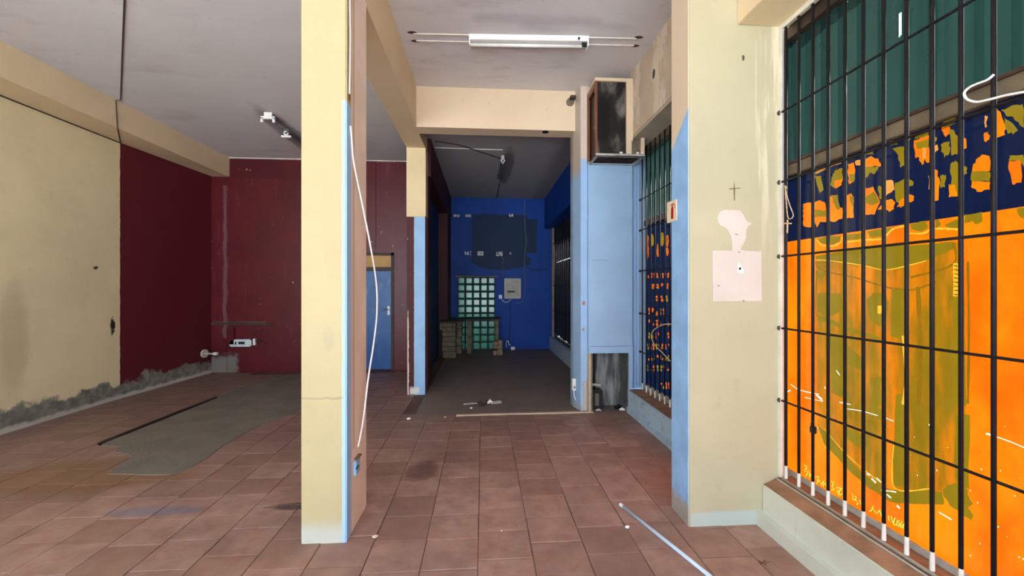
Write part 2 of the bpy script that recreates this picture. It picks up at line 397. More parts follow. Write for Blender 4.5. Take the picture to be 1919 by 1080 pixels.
M['duct_board'] = simple('sooty_board', (60, 48, 42), .9, 0, .5, 9, .002, (1,1,1), .1)
def mk():
    m = Mat('duct_back_metal'); c = m.mix(m.ramp(m.noise(3, 6, .6, (3.5, 1, .5)), .40, .66), lin((78, 80, 76)), lin((156, 160, 154)))
    c = m.mix(m.less('x', 1.43, .02, .03, 6), c, lin((28, 25, 24)))
    c = m.mix(m.ell({'x': 1.36, 'z': .45}, {'x': .035, 'z': .20}, .4, 1.1, 18), c, lin((110, 106, 98)))
    return m.finish(c, .5, m.noise(7, 5), .003)
M['ductback'] = mk()
def mk():
    m = Mat('blue_door_paint'); c = m.vary(lin((58, 104, 158)), .10, 3)
    c = m.mix(m.math('MULTIPLY', m.ramp(m.noise(5, 7, .6, (1.5, 1, .5)), .52, .70), .4), c, lin((140, 158, 178)))
    c = m.mix(m.math('MULTIPLY', m.less('z', .75, .5, .2, 3), .7), c, lin((20, 76, 146)))
    return m.finish(c, .4, m.noise(6, 4), .001)
M['door'] = mk()
M['transom'] = simple('ochre_transom_board', (196, 150, 84), .6, 0, .08, 5)
M['doorframe'] = simple('dark_door_frame', (58, 40, 36), .6)
M['block'] = simple('bare_concrete_block', (128, 116, 92), .9, 0, .3, 9, .006)
M['slab'] = simple('dark_counter_slab', (58, 52, 46), .7, 0, .2, 6, .003)
M['brick'] = simple('dusty_tan_brick', (150, 126, 98), .9, 0, .25, 20, .004)
M['signplate'] = simple('cream_sign_plate', (236, 216, 182), .5, 0, .06, 12)
M['signred'] = simple('red_sign_print', (176, 34, 30), .5, 0, .05, 12, 0)
M['rosary'] = simple('pale_wooden_beads', (206, 176, 134), .5, 0, .1, 30)
M['pencil'] = simple('grey_brown_scored_plaster', (126, 110, 82), .8, 0, .2, 30)
M['patchwhite'] = simple('unpainted_pale_plaster', (205, 191, 178), .8, 0, .05, 3, .0008, (1,1,1), .2)
M['plaster'] = simple('raw_white_plaster', (250, 246, 238), .9)
M['slat'] = simple('dark_brown_slat', (52, 46, 40), .5, 0, .3, 12)
M['box'] = simple('off_white_meter_box', (196, 190, 176), .5, 0, .08, 9)
M['dcable'] = simple('yellowed_cable', (226, 200, 140), .5, 0, .05, 8, 0)
M['leaf'] = simple('dry_leaf', (92, 58, 40), .8, 0, .2, 30)

# ------------------------------------------------------------------ setting
# floor slab (grout level) with tiles as pieces
FY0, FY1 = -2.4, 10.1
floor = struct('floor', box((-5.2, FY0, -.2), (2.1, FY1, -.006)), M['grout'], 'terracotta tiled floor of the empty shop')
PW, PD = .3065, .27
def tile_mesh():
    me = bpy.data.meshes.new('tile'); a, b = PW / 2 - .0022, PD / 2 - .0022; e = .003
    v = [(-a,-b,-.012),(a,-b,-.012),(a,b,-.012),(-a,b,-.012),(-a,-b,-.002),(a,-b,-.002),(a,b,-.002),(-a,b,-.002),
         (-a+e,-b+e,0),(a-e,-b+e,0),(a-e,b-e,0),(-a+e,b-e,0)]
    f = [(0,1,5,4),(1,2,6,5),(2,3,7,6),(3,0,4,7),(4,5,9,8),(5,6,10,9),(6,7,11,10),(7,4,8,11),(8,9,10,11)]
    me.from_pydata(v, [], f); me.materials.append(M['tile']); return me
tm = tile_mesh()
cells = []
cx0 = -.027 - .5 * PW
for ci in range(-16, 7):
    x = -.027 + PW * (ci - .5)
    if x > 1.75: continue
    stag = random.choice([0, .5, .25, .75, .12, .6]) * PD
    for k in range(-10, 30):
        y = stag + k * PD
        if y - PD / 2 < FY0 or y + PD / 2 > 7.68: continue
        if x > -.80 and y + PD / 2 > 5.05: continue
        cells.append((x, y))
def seen(c):
    x, y = c
    if y < 2.05: return False
    u = (x * cT - y * sT) / (x * sT + y * cT)
    return -1.26 < u < 1.26 and y < 7.6
vis = sorted([c for c in cells if seen(c)], key=lambda c: c[0] ** 2 * .15 + c[1] ** 2)[:290]
vs = set(vis)
for i, (x, y) in enumerate(vis):
    o = bpy.data.objects.new('tile', tm); C.objects.link(o); o.parent = floor
    o.location = (x + random.uniform(-.0012, .0012), y + random.uniform(-.0012, .0012), random.uniform(-.0012, .0012))
    o.rotation_euler = (random.uniform(-.002, .002), random.uniform(-.002, .002), random.uniform(-.003, .003))
rest = MB()
for c in cells:
    if c in vs: continue
    n = len(rest.v)
    rest.v += [(v.co.x + c[0], v.co.y + c[1], v.co.z + random.choice((0, .0008))) for v in tm.vertices]
    rest.f += [tuple(n + i for i in p.vertices) for p in tm.polygons]
o = rest.build('tile_field', M['tile'], floor, fix=False); o['kind'] = 'stuff'
struct('screed', box((-.80, 4.78, -.05), (1.75, FY1, -.003)), M['screed'], parent=floor, label='dull brown screed of the back room floor')
# grey cement patch where tiles were lifted
pp = [(182,833),(205,823),(245,808),(320,778),(407,744),(452,727),(500,712),(560,701),(640,699),(640,735),(600,752),(565,770),(530,782),(495,795),(470,806),(445,820),
      (415,838),(385,860),(355,878),(325,889),(290,891),(245,890),(200,890),(222,872),(243,862),(248,856),(240,852),(215,848),(222,842),(227,838),(205,836)]
mb = MB(); mb.prism([FL(x, y, .0) + Vector((random.uniform(-.01,.01), random.uniform(-.01,.01), 0)) for x, y in pp], (0, 0, .006))
struct('cement_patch', mb, M['patch'], parent=floor, label='grey cement patch with ragged edge in the tiles')
mb = MB(); mb.prism([FL(x, y, .0) for x, y in ((182,833),(205,823),(245,808),(320,778),(407,744),(407,747),(320,782),(245,812),(206,827),(186,836))], (0, 0, .012))
struct('joint', mb, M['black'], parent=floor)

# left wall in two leaves
LW0, LW1, LW2 = (-4.93, FY0), (-4.885, 5.97), (-4.76, 7.68)
mb = MB()
mb.prism([(LW0[0], LW0[1], -.02), (LW1[0], LW1[1], -.02), (LW2[0], LW2[1], -.02), (-5.2, 7.9, -.02), (-5.2, FY0, -.02)], (0, 0, 4.3))
struct('wall_left', mb, M['left'], 'left wall, yellow in front and dark red beyond, damp at the foot')
# back wall of left bay
mb = MB(); DX0, DX1, DZ = -2.45, -1.61, 2.13
mb.box((-5.2, 7.68, -.02), (DX0, 7.88, 4.2)); mb.box((DX1, 7.68, -.02), (-1.1, 7.88, 4.2)); mb.box((DX0, 7.68, DZ), (DX1, 7.88, 4.2))
wr = struct('wall_back_left', mb, M['red'], 'maroon back wall of the left bay')
struct('panel_strip', box((-1.575, 7.655, 0), (-1.10, 7.68, 3.79)), M['red'], parent=wr)
struct('panel_strip', box((-2.5, 7.662, 2.19), (-1.93, 7.68, 3.79)), M['red'], parent=wr)
struct('panel_strip', box((-4.76, 7.665, 0), (-4.50, 7.68, 3.44)), M['red'], parent=wr)
struct('pipe_chase', box((-4.46, 7.62, .50), (-4.36, 7.68, .80)), M['red'], parent=wr)
# cornice thin light line
struct('trim_1', box((-4.5, 7.64, 3.775), (-1.1, 7.68, 3.79)), M['frame_white'], 'thin pale edge where the maroon wall meets the ceiling')
# door
d1 = tag(empty('door_1', (-2.03, 7.68, 0)), 'blue door in a dark frame under an ochre transom panel', kind='structure')
box((DX0 + .05, 7.71, .01), (DX1 - .05, 7.75, 1.80)).build('door_leaf', M['door'], d1, .003)
mb = MB(); mb.box((DX0, 7.66, 0), (DX0 + .05, 7.80, DZ)); mb.box((DX1 - .05, 7.66, 0), (DX1, 7.80, DZ)); mb.box((DX0, 7.66, DZ - .05), (DX1, 7.80, DZ)); mb.box((DX0, 7.67, 1.80), (DX1, 7.80, 1.87))
mb.build('door_frame', M['doorframe'], d1)
box((DX0 + .05, 7.72, 1.87), (DX1 - .05, 7.76, DZ - .05)).build('transom_panel', M['transom'], d1)
hd = box((DX1 - .12, 7.695, 1.00), (DX1 - .08, 7.712, 1.16)).build('handle_plate', M['white'], d1, .002)
mb = MB(); mb.tube([(DX1 - .10, 7.70, 1.10), (DX1 - .10, 7.665, 1.10), (DX1 - .115, 7.655, 1.10), (DX1 - .20, 7.655, 1.10)], .008)
mb.build('handle', M['greycable'], hd, smooth=True)
box((DX0 + .09, 7.704, 1.68), (DX1 - .13, 7.712, 1.70)).build('door_rail', M['door'], d1)
# partition between left bay and back room
pt = MB(); pt.box((-1.10, 6.14, -.02), (-.99, 10.1, 3.12)); pt.box((-1.10, 6.14, 3.12), (-.76, 10.1, 4.2))
pt.box((-.99, 9.17, -.02), (-.77, 10.1, 3.12))
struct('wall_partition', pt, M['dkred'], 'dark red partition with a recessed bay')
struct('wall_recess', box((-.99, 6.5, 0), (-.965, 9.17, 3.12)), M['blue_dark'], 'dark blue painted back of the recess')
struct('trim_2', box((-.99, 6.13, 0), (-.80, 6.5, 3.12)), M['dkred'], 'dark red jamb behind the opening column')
# column at the opening
mb = MB(); mb.box((-1.065, 5.90, 2.49), (-.80, 6.14, 3.46)); mb.box((-1.055, 5.91, -.02), (-.808, 6.14, 2.49))
struct('wall_column', mb, M['column'], 'slim column, yellow at the top, light blue and maroon below', .004)
# piers
struct('wall_pier_left', box((-1.06, 2.51, -.02), (-.80, 2.93, 3.46)), M['pier_left'], 'yellow pier left of centre with a light blue corner stripe', .006)
pr = struct('wall_pier_right', box((1.283, 2.52, -.02), (1.885, 2.76, 4.0)), M['pier_right'], 'yellow pier beside the orange window, its left face light blue', .006)
struct('wall_pier_right_outer', box((1.885, 2.62, -.02), (2.12, 2.76, 4.2)), M['concrete'])
# beams
struct('trim_3', box((-1.065, FY0, 3.455), (-.808, 6.16, 4.2)), M['yellow'], 'long yellow beam running into the room')
struct('trim_4', box((-.808, 5.13, 3.455), (1.20, 5.36, 4.2)), M['cream'], 'cream cross beam above the opening to the back room')
mb = MB(); mb.prism([(-4.465, FY0, 3.455), (-4.465, 7.70, 3.455), (-4.465, 7.70, 4.2), (-4.465, FY0, 4.2)], (-.6, 0, 0))
struct('trim_5', mb, M['yellow'], 'boxed beam along the top of the left wall')
# ceilings
cz = 3.95
cl = struct('ceiling', box((-.9, FY0, cz), (2.1, 5.2, 4.2)), M['ceil'], 'stained plaster ceiling of the front bay')
struct('ceiling_left', box((-5.2, FY0, 3.79), (-1.0, 7.9, 4.2)), M['ceil_left'], 'plaster ceiling of the left bay')
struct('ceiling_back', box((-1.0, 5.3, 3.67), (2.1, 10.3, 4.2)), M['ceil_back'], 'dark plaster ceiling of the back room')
for a_, b_ in ((FL(775, 63, cz), FL(1192, 72, cz)), (FL(780, 76, cz), FL(1188, 85, cz))):
    MB().tube([a_, a_.lerp(b_, .5), b_], .009, 6).build('paint_ridge', M['frame_white'], cl)
# back wall with opening for glass blocks
gx0, gx1, gz = -.605, .30, 1.75
mb = MB(); mb.box((-1.1, 10.1, -.02), (gx0, 10.3, 4.2)); mb.box((gx1, 10.1, -.02), (2.1, 10.3, 4.2)); mb.box((gx0, 10.1, gz), (gx1, 10.3, 4.2))
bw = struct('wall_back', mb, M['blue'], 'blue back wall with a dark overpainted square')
g4 = tag(empty('window_4', (-.15, 10.18, 0)), 'glass block window low in the blue back wall', kind='structure')
bs = box((gx0, 10.17, 0), (gx1, 10.20, gz)); 
mb = MB()
for i in range(6):
    x = gx0 + i * (gx1 - gx0) / 5; mb.box((x - .014, 10.125, 0), (x + .014, 10.20, gz))
NR = 10
for k in range(NR + 1):
    z = k * gz / NR; mb.box((gx0, 10.127, z - .014), (gx1, 10.198, z + .014))
mb.build('mortar', M['mortar'], g4)
bwid, bh = (gx1 - gx0) / 5 - .026, gz / NR - .026
first = None
for i in range(5):
    for k in range(NR):
        c = (gx0 + (i + .5) * (gx1 - gx0) / 5, 10.15, (k + .5) * gz / NR)
        if first is None:
            first = box((c[0] - bwid/2, 10.11, c[2] - bh/2), (c[0] + bwid/2, 10.115, c[2] + bh/2))
            first = MB(); x0,x1,z0,z1 = c[0]-bwid/2, c[0]+bwid/2, c[2]-bh/2, c[2]+bh/2; e=.018
            first.v = [(x0,10.13,z0),(x1,10.13,z0),(x1,10.13,z1),(x0,10.13,z1),(x0+e,10.115,z0+e),(x1-e,10.115,z0+e),(x1-e,10.115,z1-e),(x0+e,10.115,z1-e)]
            first.f = [(4,5,6,7),(0,1,5,4),(1,2,6,5),(2,3,7,6),(3,0,4,7)]
            first = first.build('glass_block', M['glassblock'], g4); base = Vector(c)
        else:
            o = first.copy(); C.objects.link(o); o.location = Vector(c) - base
struct('trim_6', box((gx0 - .05, 10.06, gz), (gx1 + .05, 10.12, gz + .03)), M['frame'], 'lintel strip over the glass blocks')

# right side: sills, lintels, outer wall
s1 = struct('wall_sill_front', box((1.765, FY0, -.02), (2.12, 2.52, .252)), M['sill_paint'], 'low grey painted sill under the orange window', .006)
mb = MB().prism([(1.775, FY0, .25), (1.93, FY0, .25), (1.96, FY0, .302), (1.86, FY0, .292), (1.775, FY0, .256)], (0, 2.515 - FY0, 0))
struct('sill_top', mb, M['sill_top'], parent=s1)
struct('sill_end', box((1.886, 2.515, -.02), (2.12, 2.63, .30)), M['sill_paint'], parent=s1)
struct('skirting', box((1.725, FY0, 0), (1.765, 2.52, .085)), M['sill_paint'], parent=s1)
s2 = struct('wall_sill_middle', box((1.745, 2.76, -.02), (2.12, 4.985, .262)), M['sill_blue'], 'low light blue sill under the narrow window', .006)
struct('sill_top', box((1.76, 2.77, .263), (1.98, 4.92, .268)), M['sill_top'], parent=s2)
struct('skirting', box((1.725, 2.76, 0), (1.745, 4.9, .06)), M['sill_blue'], parent=s2)
s3 = struct('wall_sill_back', box((1.62, 5.33, -.02), (2.12, 10.1, .30)), M['sill_blue'], 'light blue sill under the shuttered back window', .006)
struct('trim_7', box((1.60, FY0, 3.157), (2.12, 2.52, 4.2)), M['yellow'], 'yellow lintel box above the orange window', .004)
struct('trim_8', box((1.69, 2.76, 3.215), (2.12, 5.2, 4.2)), M['flaky'], 'lintel with flaking cream paint above the narrow window', .004)
struct('trim_9', box((1.50, 5.33, 2.93), (2.12, 10.1, 4.2)), M['blue'], 'blue lintel above the shuttered back window')
struct('trim_10', box((1.70, 2.77, 3.19), (2.0, 4.9, 3.216)), M['soffit'], 'grey soffit of the flaking lintel')
# far pier with the service duct
mb = MB()
mb.prism([(1.185, 4.985, -.02), (1.262, 4.985, -.02), (1.262, 5.25, -.02), (2.12, 5.25, -.02), (2.12, 5.34, -.02), (1.135, 5.34, -.02), (1.135, 5.19, -.02)], (0, 0, 4.2))
mb.box((1.255, 5.0, 3.0), (2.12, 5.26, 4.18)); mb.box((1.80, 4.96, .27), (2.12, 5.26, 3.22))
struct('wall_pier_far', mb, M['pier_far'], 'light blue far pier with a boxed service duct, cream at the top')
du = tag(empty('wall_duct', (1.53, 4.9, 0)), 'light blue boxed service duct with an open hatch at the foot', kind='structure')
box((1.256, 4.895, .80), (1.795, 4.915, 3.0)).build('front_panel', M['lblue'], du, .002)
box((1.262, 4.89, .712), (1.80, 4.915, .792)).build('header_board', M['lblue'], du, .002)
mb = MB(); mb.box((1.262, 4.915, .712), (1.80, 5.24, .80)); mb.box((1.75, 4.90, 0), (1.80, 5.24, .712)); mb.box((1.262, 4.915, .8), (1.80, 5.24, 3.0)); mb.build('duct_body', M['lblue'], du)
box((1.262, 4.90, 0), (1.29, 5.22, .712)).build('jamb', M['woodpale'], du)
box((1.29, 4.91, 0), (1.312, 5.22, .712)).build('inner_post', M['frame'], du)
box((1.29, 5.20, 0), (1.75, 5.215, .712)).build('back_sheet', M['ductback'], du)
box((1.738, 4.905, 0), (1.749, 5.20, .711)).build('side_sheet', M['ductback'], du)
box((1.312, 4.99, 0), (1.318, 5.20, .711)).build('sooty_side', M['black'], du)
box((1.215, 4.972, 0), (1.256, 4.986, .36)).build('bare_strip', M['concrete'], du)
box((1.862, 4.93, .30), (1.895, 4.96, 3.1)).build('edge_trim', M['lblue'], du)

# outer shell so that the sky only enters through real openings
struct('roof', box((-5.4, FY0, 4.2), (2.3, 10.5, 4.5)), M['concrete'])
struct('wall_outer_back', box((-5.4, 10.1, -.2), (-1.1, 10.3, 4.2)), M['concrete'])
struct('wall_outer_left', box((-5.4, FY0, -.2), (-5.2, 10.3, 4.2)), M['concrete'])
struct('ground', box((-60, -60, -.4), (60, 60, -.2)), M['pave'], 'sunlit street paving outside')

# ------------------------------------------------------------------ window 1 (orange)
XF = 1.965; WY0, WY1 = -.95, 2.62
struct('wall_right_front', box((1.885, -2.4, .25), (2.12, -.95, 3.3)), M['yellow'])
w1 = tag(empty('window_1', (XF, 1.3, .3)), 'tall shop window with orange film, navy banner and green sheeting', kind='structure')
ZB, ZN0, ZN1, ZT = .335, 1.795, 2.215, 3.075
def plane_x(X, y0, y1, z0, z1, name, mat, parent):
    nseg = 1
    return MB().poly([(X, y0, z0), (X, y1, z0), (X, y1, z1), (X, y0, z1)]).build(name, mat, parent, fix=False)
L1 = []      # layers painted on the pane, bottom first: (name, material, polygon in (y, z))
def rect2(y0, y1, z0, z1): return [(y0, z0), (y1, z0), (y1, z1), (y0, z1)]
def inside(p, q):
    x, y = p; c = False; n = len(q); j = n - 1
    for i in range(n):
        xi, yi = q[i]; xj, yj = q[j]
        if (yi > y) != (yj > y) and x < (xj - xi) * (y - yi) / (yj - yi) + xi: c = not c
        j = i
    return c
def paint_pane(X, layers, parent):
    """one flat pane cut into adjoining pieces: every triangle belongs to the topmost layer over it"""
    from mathutils.geometry import delaunay_2d_cdt
    V, E_ = [], []
    for nm, mt, P in layers:
        n = len(V); V += [Vector(p) for p in P]; E_ += [(n + i, n + (i + 1) % len(P)) for i in range(len(P))]
    vo, eo, fo, _, _, _ = delaunay_2d_cdt(V, E_, [], 0, 1e-5)
    bb = [(min(p[0] for p in P), max(p[0] for p in P), min(p[1] for p in P), max(p[1] for p in P)) for _, _, P in layers]
    mbs = {}
    for f in fo:
        c = sum((vo[i] for i in f), Vector((0, 0))) / len(f)
        for k in range(len(layers) - 1, -1, -1):
            q = bb[k]
            if q[0] <= c[0] <= q[1] and q[2] <= c[1] <= q[3] and inside(c, layers[k][2]):
                nm, mt, _ = layers[k]
                key = (nm, mt, k if nm in ('letter_remnant', 'drawing_patch', 'scallop') else -1)
                mbs.setdefault(key, MB()).poly([(X, vo[i][0], vo[i][1]) for i in f]); break
    for (nm, mt, k), mb in mbs.items():
        o = mb.build(nm, M[mt], parent, fix=False)
        bm = bmesh.new(); bm.from_mesh(o.data); bmesh.ops.remove_doubles(bm, verts=bm.verts, dist=1e-5); bm.to_mesh(o.data); bm.free()
        if nm == 'pin_holes': o['kind'] = 'stuff'
L1.append(('orange_film', 'orange', rect2(WY0, WY1, ZB, ZN0)))
L1.append(('navy_banner', 'navy', rect2(WY0, WY1, ZN0, ZN1)))
# reddish strip at the far edge, brownish edge of film
mb = MB(); y = WY1
pts = []
pitch = .118
yy = WY0
sl = [WX(XF + .02, *p) for p in ((1688.5, 26), (1693, 26), (1693, 68))]   # torn slit that lets daylight in
SY0, SY1, SZ0, SZ1 = sl[1].y, sl[0].y, sl[2].z, sl[0].z
for a, b in ((WY0, .60), (.60, 1.60), (1.60, 2.62)):
    mb = MB(); y = a; P = []
    while y < b - .001:
        for dy, dx in ((0, 0), (.05, 0), (.062, .028), (.105, .028)):
            if y + dy <= b: P.append((y + dy, dx))
        y += .118
    P.append((b, 0))
    if a < SY0 < b:
        def xat(yv):
            for (ya, xa), (yb, xb) in zip(P, P[1:]):
                if ya <= yv <= yb and yb > ya: return xa + (xb - xa) * (yv - ya) / (yb - ya)
        P = sorted(P + [(SY0, xat(SY0)), (SY1, xat(SY1))])
    for (ya, xa), (yb, xb) in zip(P, P[1:]):
        if yb - ya < 1e-5: continue
        if ya >= SY0 - 1e-6 and yb <= SY1 + 1e-6:
            mb.poly([(XF + .01 + xa, ya, SZ1), (XF + .01 + xb, yb, SZ1), (XF + .01 + xb, yb, ZT), (XF + .01 + xa, ya, ZT)])
            mb.poly([(XF + .01 + xa, ya, ZN1 + .06), (XF + .01 + xb, yb, ZN1 + .06), (XF + .01 + xb, yb, SZ0), (XF + .01 + xa, ya, SZ0 + .012)]); continue
        mb.poly([(XF + .01 + xa, ya, ZN1 + .06), (XF + .01 + xb, yb, ZN1 + .06), (XF + .01 + xb, yb, ZT), (XF + .01 + xa, ya, ZT)])
    mb.build('corrugated_sheet', M['green'], w1, fix=False)
box((XF - .035, WY0, ZN1 - .006), (XF + .03, WY1, ZN1 + .065)).build('transom_bar', M['frame'], w1, .004)
box((XF - .05, WY0, ZN1 + .06), (XF + .0, WY1, ZN1 + .075)).build('transom_lip', M['frame_dark'], w1)
box((XF - .03, WY0, ZT), (XF + .04, WY1, 3.157)).build('head_rail', M['frame_dark'], w1, .003)
box((1.875, WY0, 3.128), (1.90, 2.50, 3.157)).build('head_edge', M['frame_white'], w1)
box((XF - .012, WY0, .300), (XF + .03, WY1, .335)).build('bottom_rail', M['rail_white'], w1, .004)
box((XF - .01, 2.575, .33), (XF + .02, 2.62, ZT)).build('side_rail', M['frame_dark'], w1)
box((1.872, 2.496, .30), (1.892, 2.52, 3.157)).build('side_edge', M['frame_white'], w1)
# film details -----------------------------------------------------------
c4 = lambda p: (1440 + .25 * p[0], 230 + .25 * p[1])
c3 = lambda p: (1440 + .25 * p[0], .25 * p[1])
c5 = lambda p: (1440 + .29623 * p[0], 440 + .29623 * p[1])
c6 = lambda p: (1440 + .3147 * p[0], 740 + .3147 * p[1])
def rough_poly(pts, amp=.003, n=3):
    out = []
    for a, b in zip(pts, pts[1:] + pts[:1]):
        for k in range(n):
            t = k / n; q = Vector(a).lerp(Vector(b), t)
            if k: q += Vector((0, random.uniform(-amp, amp), random.uniform(-amp, amp)))
            out.append(q)
    return out
def tri_build(mb, name, mat, parent):
    o = mb.build(name, mat, parent, fix=False)
    bm = bmesh.new(); bm.from_mesh(o.data); bmesh.ops.triangulate(bm, faces=bm.faces, ngon_method='EAR_CLIP'); bm.to_mesh(o.data); bm.free(); return o
def piece(cf, pts, mat, name='letter_remnant', amp=.004, dx=.004):
    L1.append((name, mat, [(p.y, p.z) for p in rough_poly([WX(XF, *cf(p)) for p in pts], amp)]))
# washed tent-like drawing on the orange film
body = [c5(p) for p in ((300,150),(1185,45),(1235,60),(1245,400),(1250,1012))] + [c6(p) for p in ((1180,540),(1040,575),(980,570),(740,565),(600,520),(450,400),(360,300),(290,190))]
idf = lambda p: p
piece(idf, body, 'wash', 'faded_drawing', .004, .001)
for P in ([(300,135),(620,85),(730,65),(880,70),(1030,60),(1175,45),(1175,85),(1010,160),(850,215),(740,225),(600,200),(390,170),(300,160)],
          [(620,420),(660,370),(740,360),(762,430),(745,560),(700,582),(640,540)],
          [(780,340),(860,340),(855,662),(775,640)],
          [(640,910),(715,900),(712,1080),(640,1080),(655,1000)],
          [(310,370),(460,370),(480,480),(380,520),(310,490)],
          [(310,505),(450,560),(700,650),(735,690),(700,672),(450,590),(312,545)],
          [(1165,400),(1212,400),(1240,420),(1255,1080),(1165,1080)],
          [(300,235),(370,240),(345,270),(305,275)],
          [(390,640),(480,650),(470,900),(520,1060),(400,1000),(395,800)],
          [(500,700),(590,780),(590,860),(500,820)]):
    piece(c5, P, 'olive', 'drawing_patch', .004, .002)
piece(c5, [(690,450),(715,448),(718,500),(690,498)], 'light_or', 'drawing_patch', .002, .004)
for P in ([(295,190),(340,215),(430,330),(560,470),(690,555),(760,568),(980,570),(1035,575),(1045,655),(860,652),(730,640),(600,560),(450,420),(330,290)],
          [(1040,570),(1060,535),(1120,525),(1160,545),(1190,570),(1195,610),(1218,650),(1190,680),(1225,720),(1215,755),(1150,710),(1080,660),(1045,610)],
          [(600,60),(615,0),(665,0),(655,70),(690,110),(690,170),(620,120)],
          [(740,380),(760,0),(815,0),(810,540),(745,545)],
          [(1110,120),(1200,120),(1195,560),(1120,520),(1105,400)],
          [(460,190),(560,240),(600,300),(560,330),(470,260)]):
    piece(c6, P, 'olive', 'drawing_patch', .004, .002)
def stroke(cf, pts, wd, mat, name='drawing_line', dx=.003, n=5):
    P = smoothpath([WX(XF, *cf(p)) for p in pts], n); A, B = [], []
    for i, p in enumerate(P):
        t = P[min(i + 1, len(P) - 1)] - P[max(i - 1, 0)]; t.x = 0; t.normalize(); w_ = wd / 2 * random.uniform(.6, 1.15)
        A.append((p.y - t.z * w_, p.z + t.y * w_)); B.append((p.y + t.z * w_, p.z - t.y * w_))
    L1.append((name, mat, A + B[::-1]))
stroke(c5, [(300,170),(310,205),(370,235),(560,275),(740,330),(900,350),(1060,300)], .010, 'outline')
stroke(c5, [(310,180),(360,168),(372,190),(340,210),(312,200)], .010, 'outline')
stroke(c5, [(1170,50),(1165,190),(900,270)], .010, 'outline')
stroke(c5, [(305,230),(300,480),(320,520)], .012, 'outline')
stroke(c5, [(1262,170),(1268,600),(1262,1070)], .010, 'outline')
stroke(c5, [(945,330),(960,700),(950,1070)], .02, 'outline')
stroke(c5, [(850,640),(868,900),(850,1075)], .012, 'light_or')
stroke(c5, [(1178,180),(1180,390)], .012, 'light_or'); stroke(c5, [(1200,180),(1202,390)], .012, 'light_or')
for k in range(8): stroke(c5, [(1174, 195 + 26*k), (1208, 200 + 26*k)], .006, 'outline')
stroke(c5, [(300,160),(390,165),(600,195),(750,222),(1000,165)], .005, 'light_or')
stroke(c6, [(330,200),(440,330),(560,440),(700,545)], .005, 'light_or')
stroke(c6, [(745,300),(750,555),(960,560)], .005, 'light_or')
# scalloped blobs along the banner's lower edge
for P in ([(365,870),(440,850),(545,848),(535,890),(480,915),(400,908)], [(582,840),(700,825),(697,868),(585,885)], [(740,815),(930,785),(900,840),(850,860),(760,860)],
          [(1060,760),(1180,735),(1195,790),(1150,820),(1070,800)], [(1250,732),(1280,727),(1292,770),(1255,800)], [(1320,765),(1425,722),(1425,795),(1340,782)],
          [(1470,690),(1600,668),(1605,740),(1560,765),(1530,735),(1470,760)], [(1860,645),(1960,630),(1960,740),(1890,710)]):
    piece(c4, P, 'olive', 'scallop', .003, .003)
for P in ([(375,868),(430,850)], ): pass
stroke(c4, [(360,880),(400,918),(480,925),(545,895),(552,850)], .008, 'light_or')
stroke(c4, [(590,895),(720,880),(850,870),(930,800),(1020,775)], .008, 'light_or')
stroke(c4, [(1060,830),(1160,830),(1220,800),(1300,795),(1420,800)], .008, 'light_or')
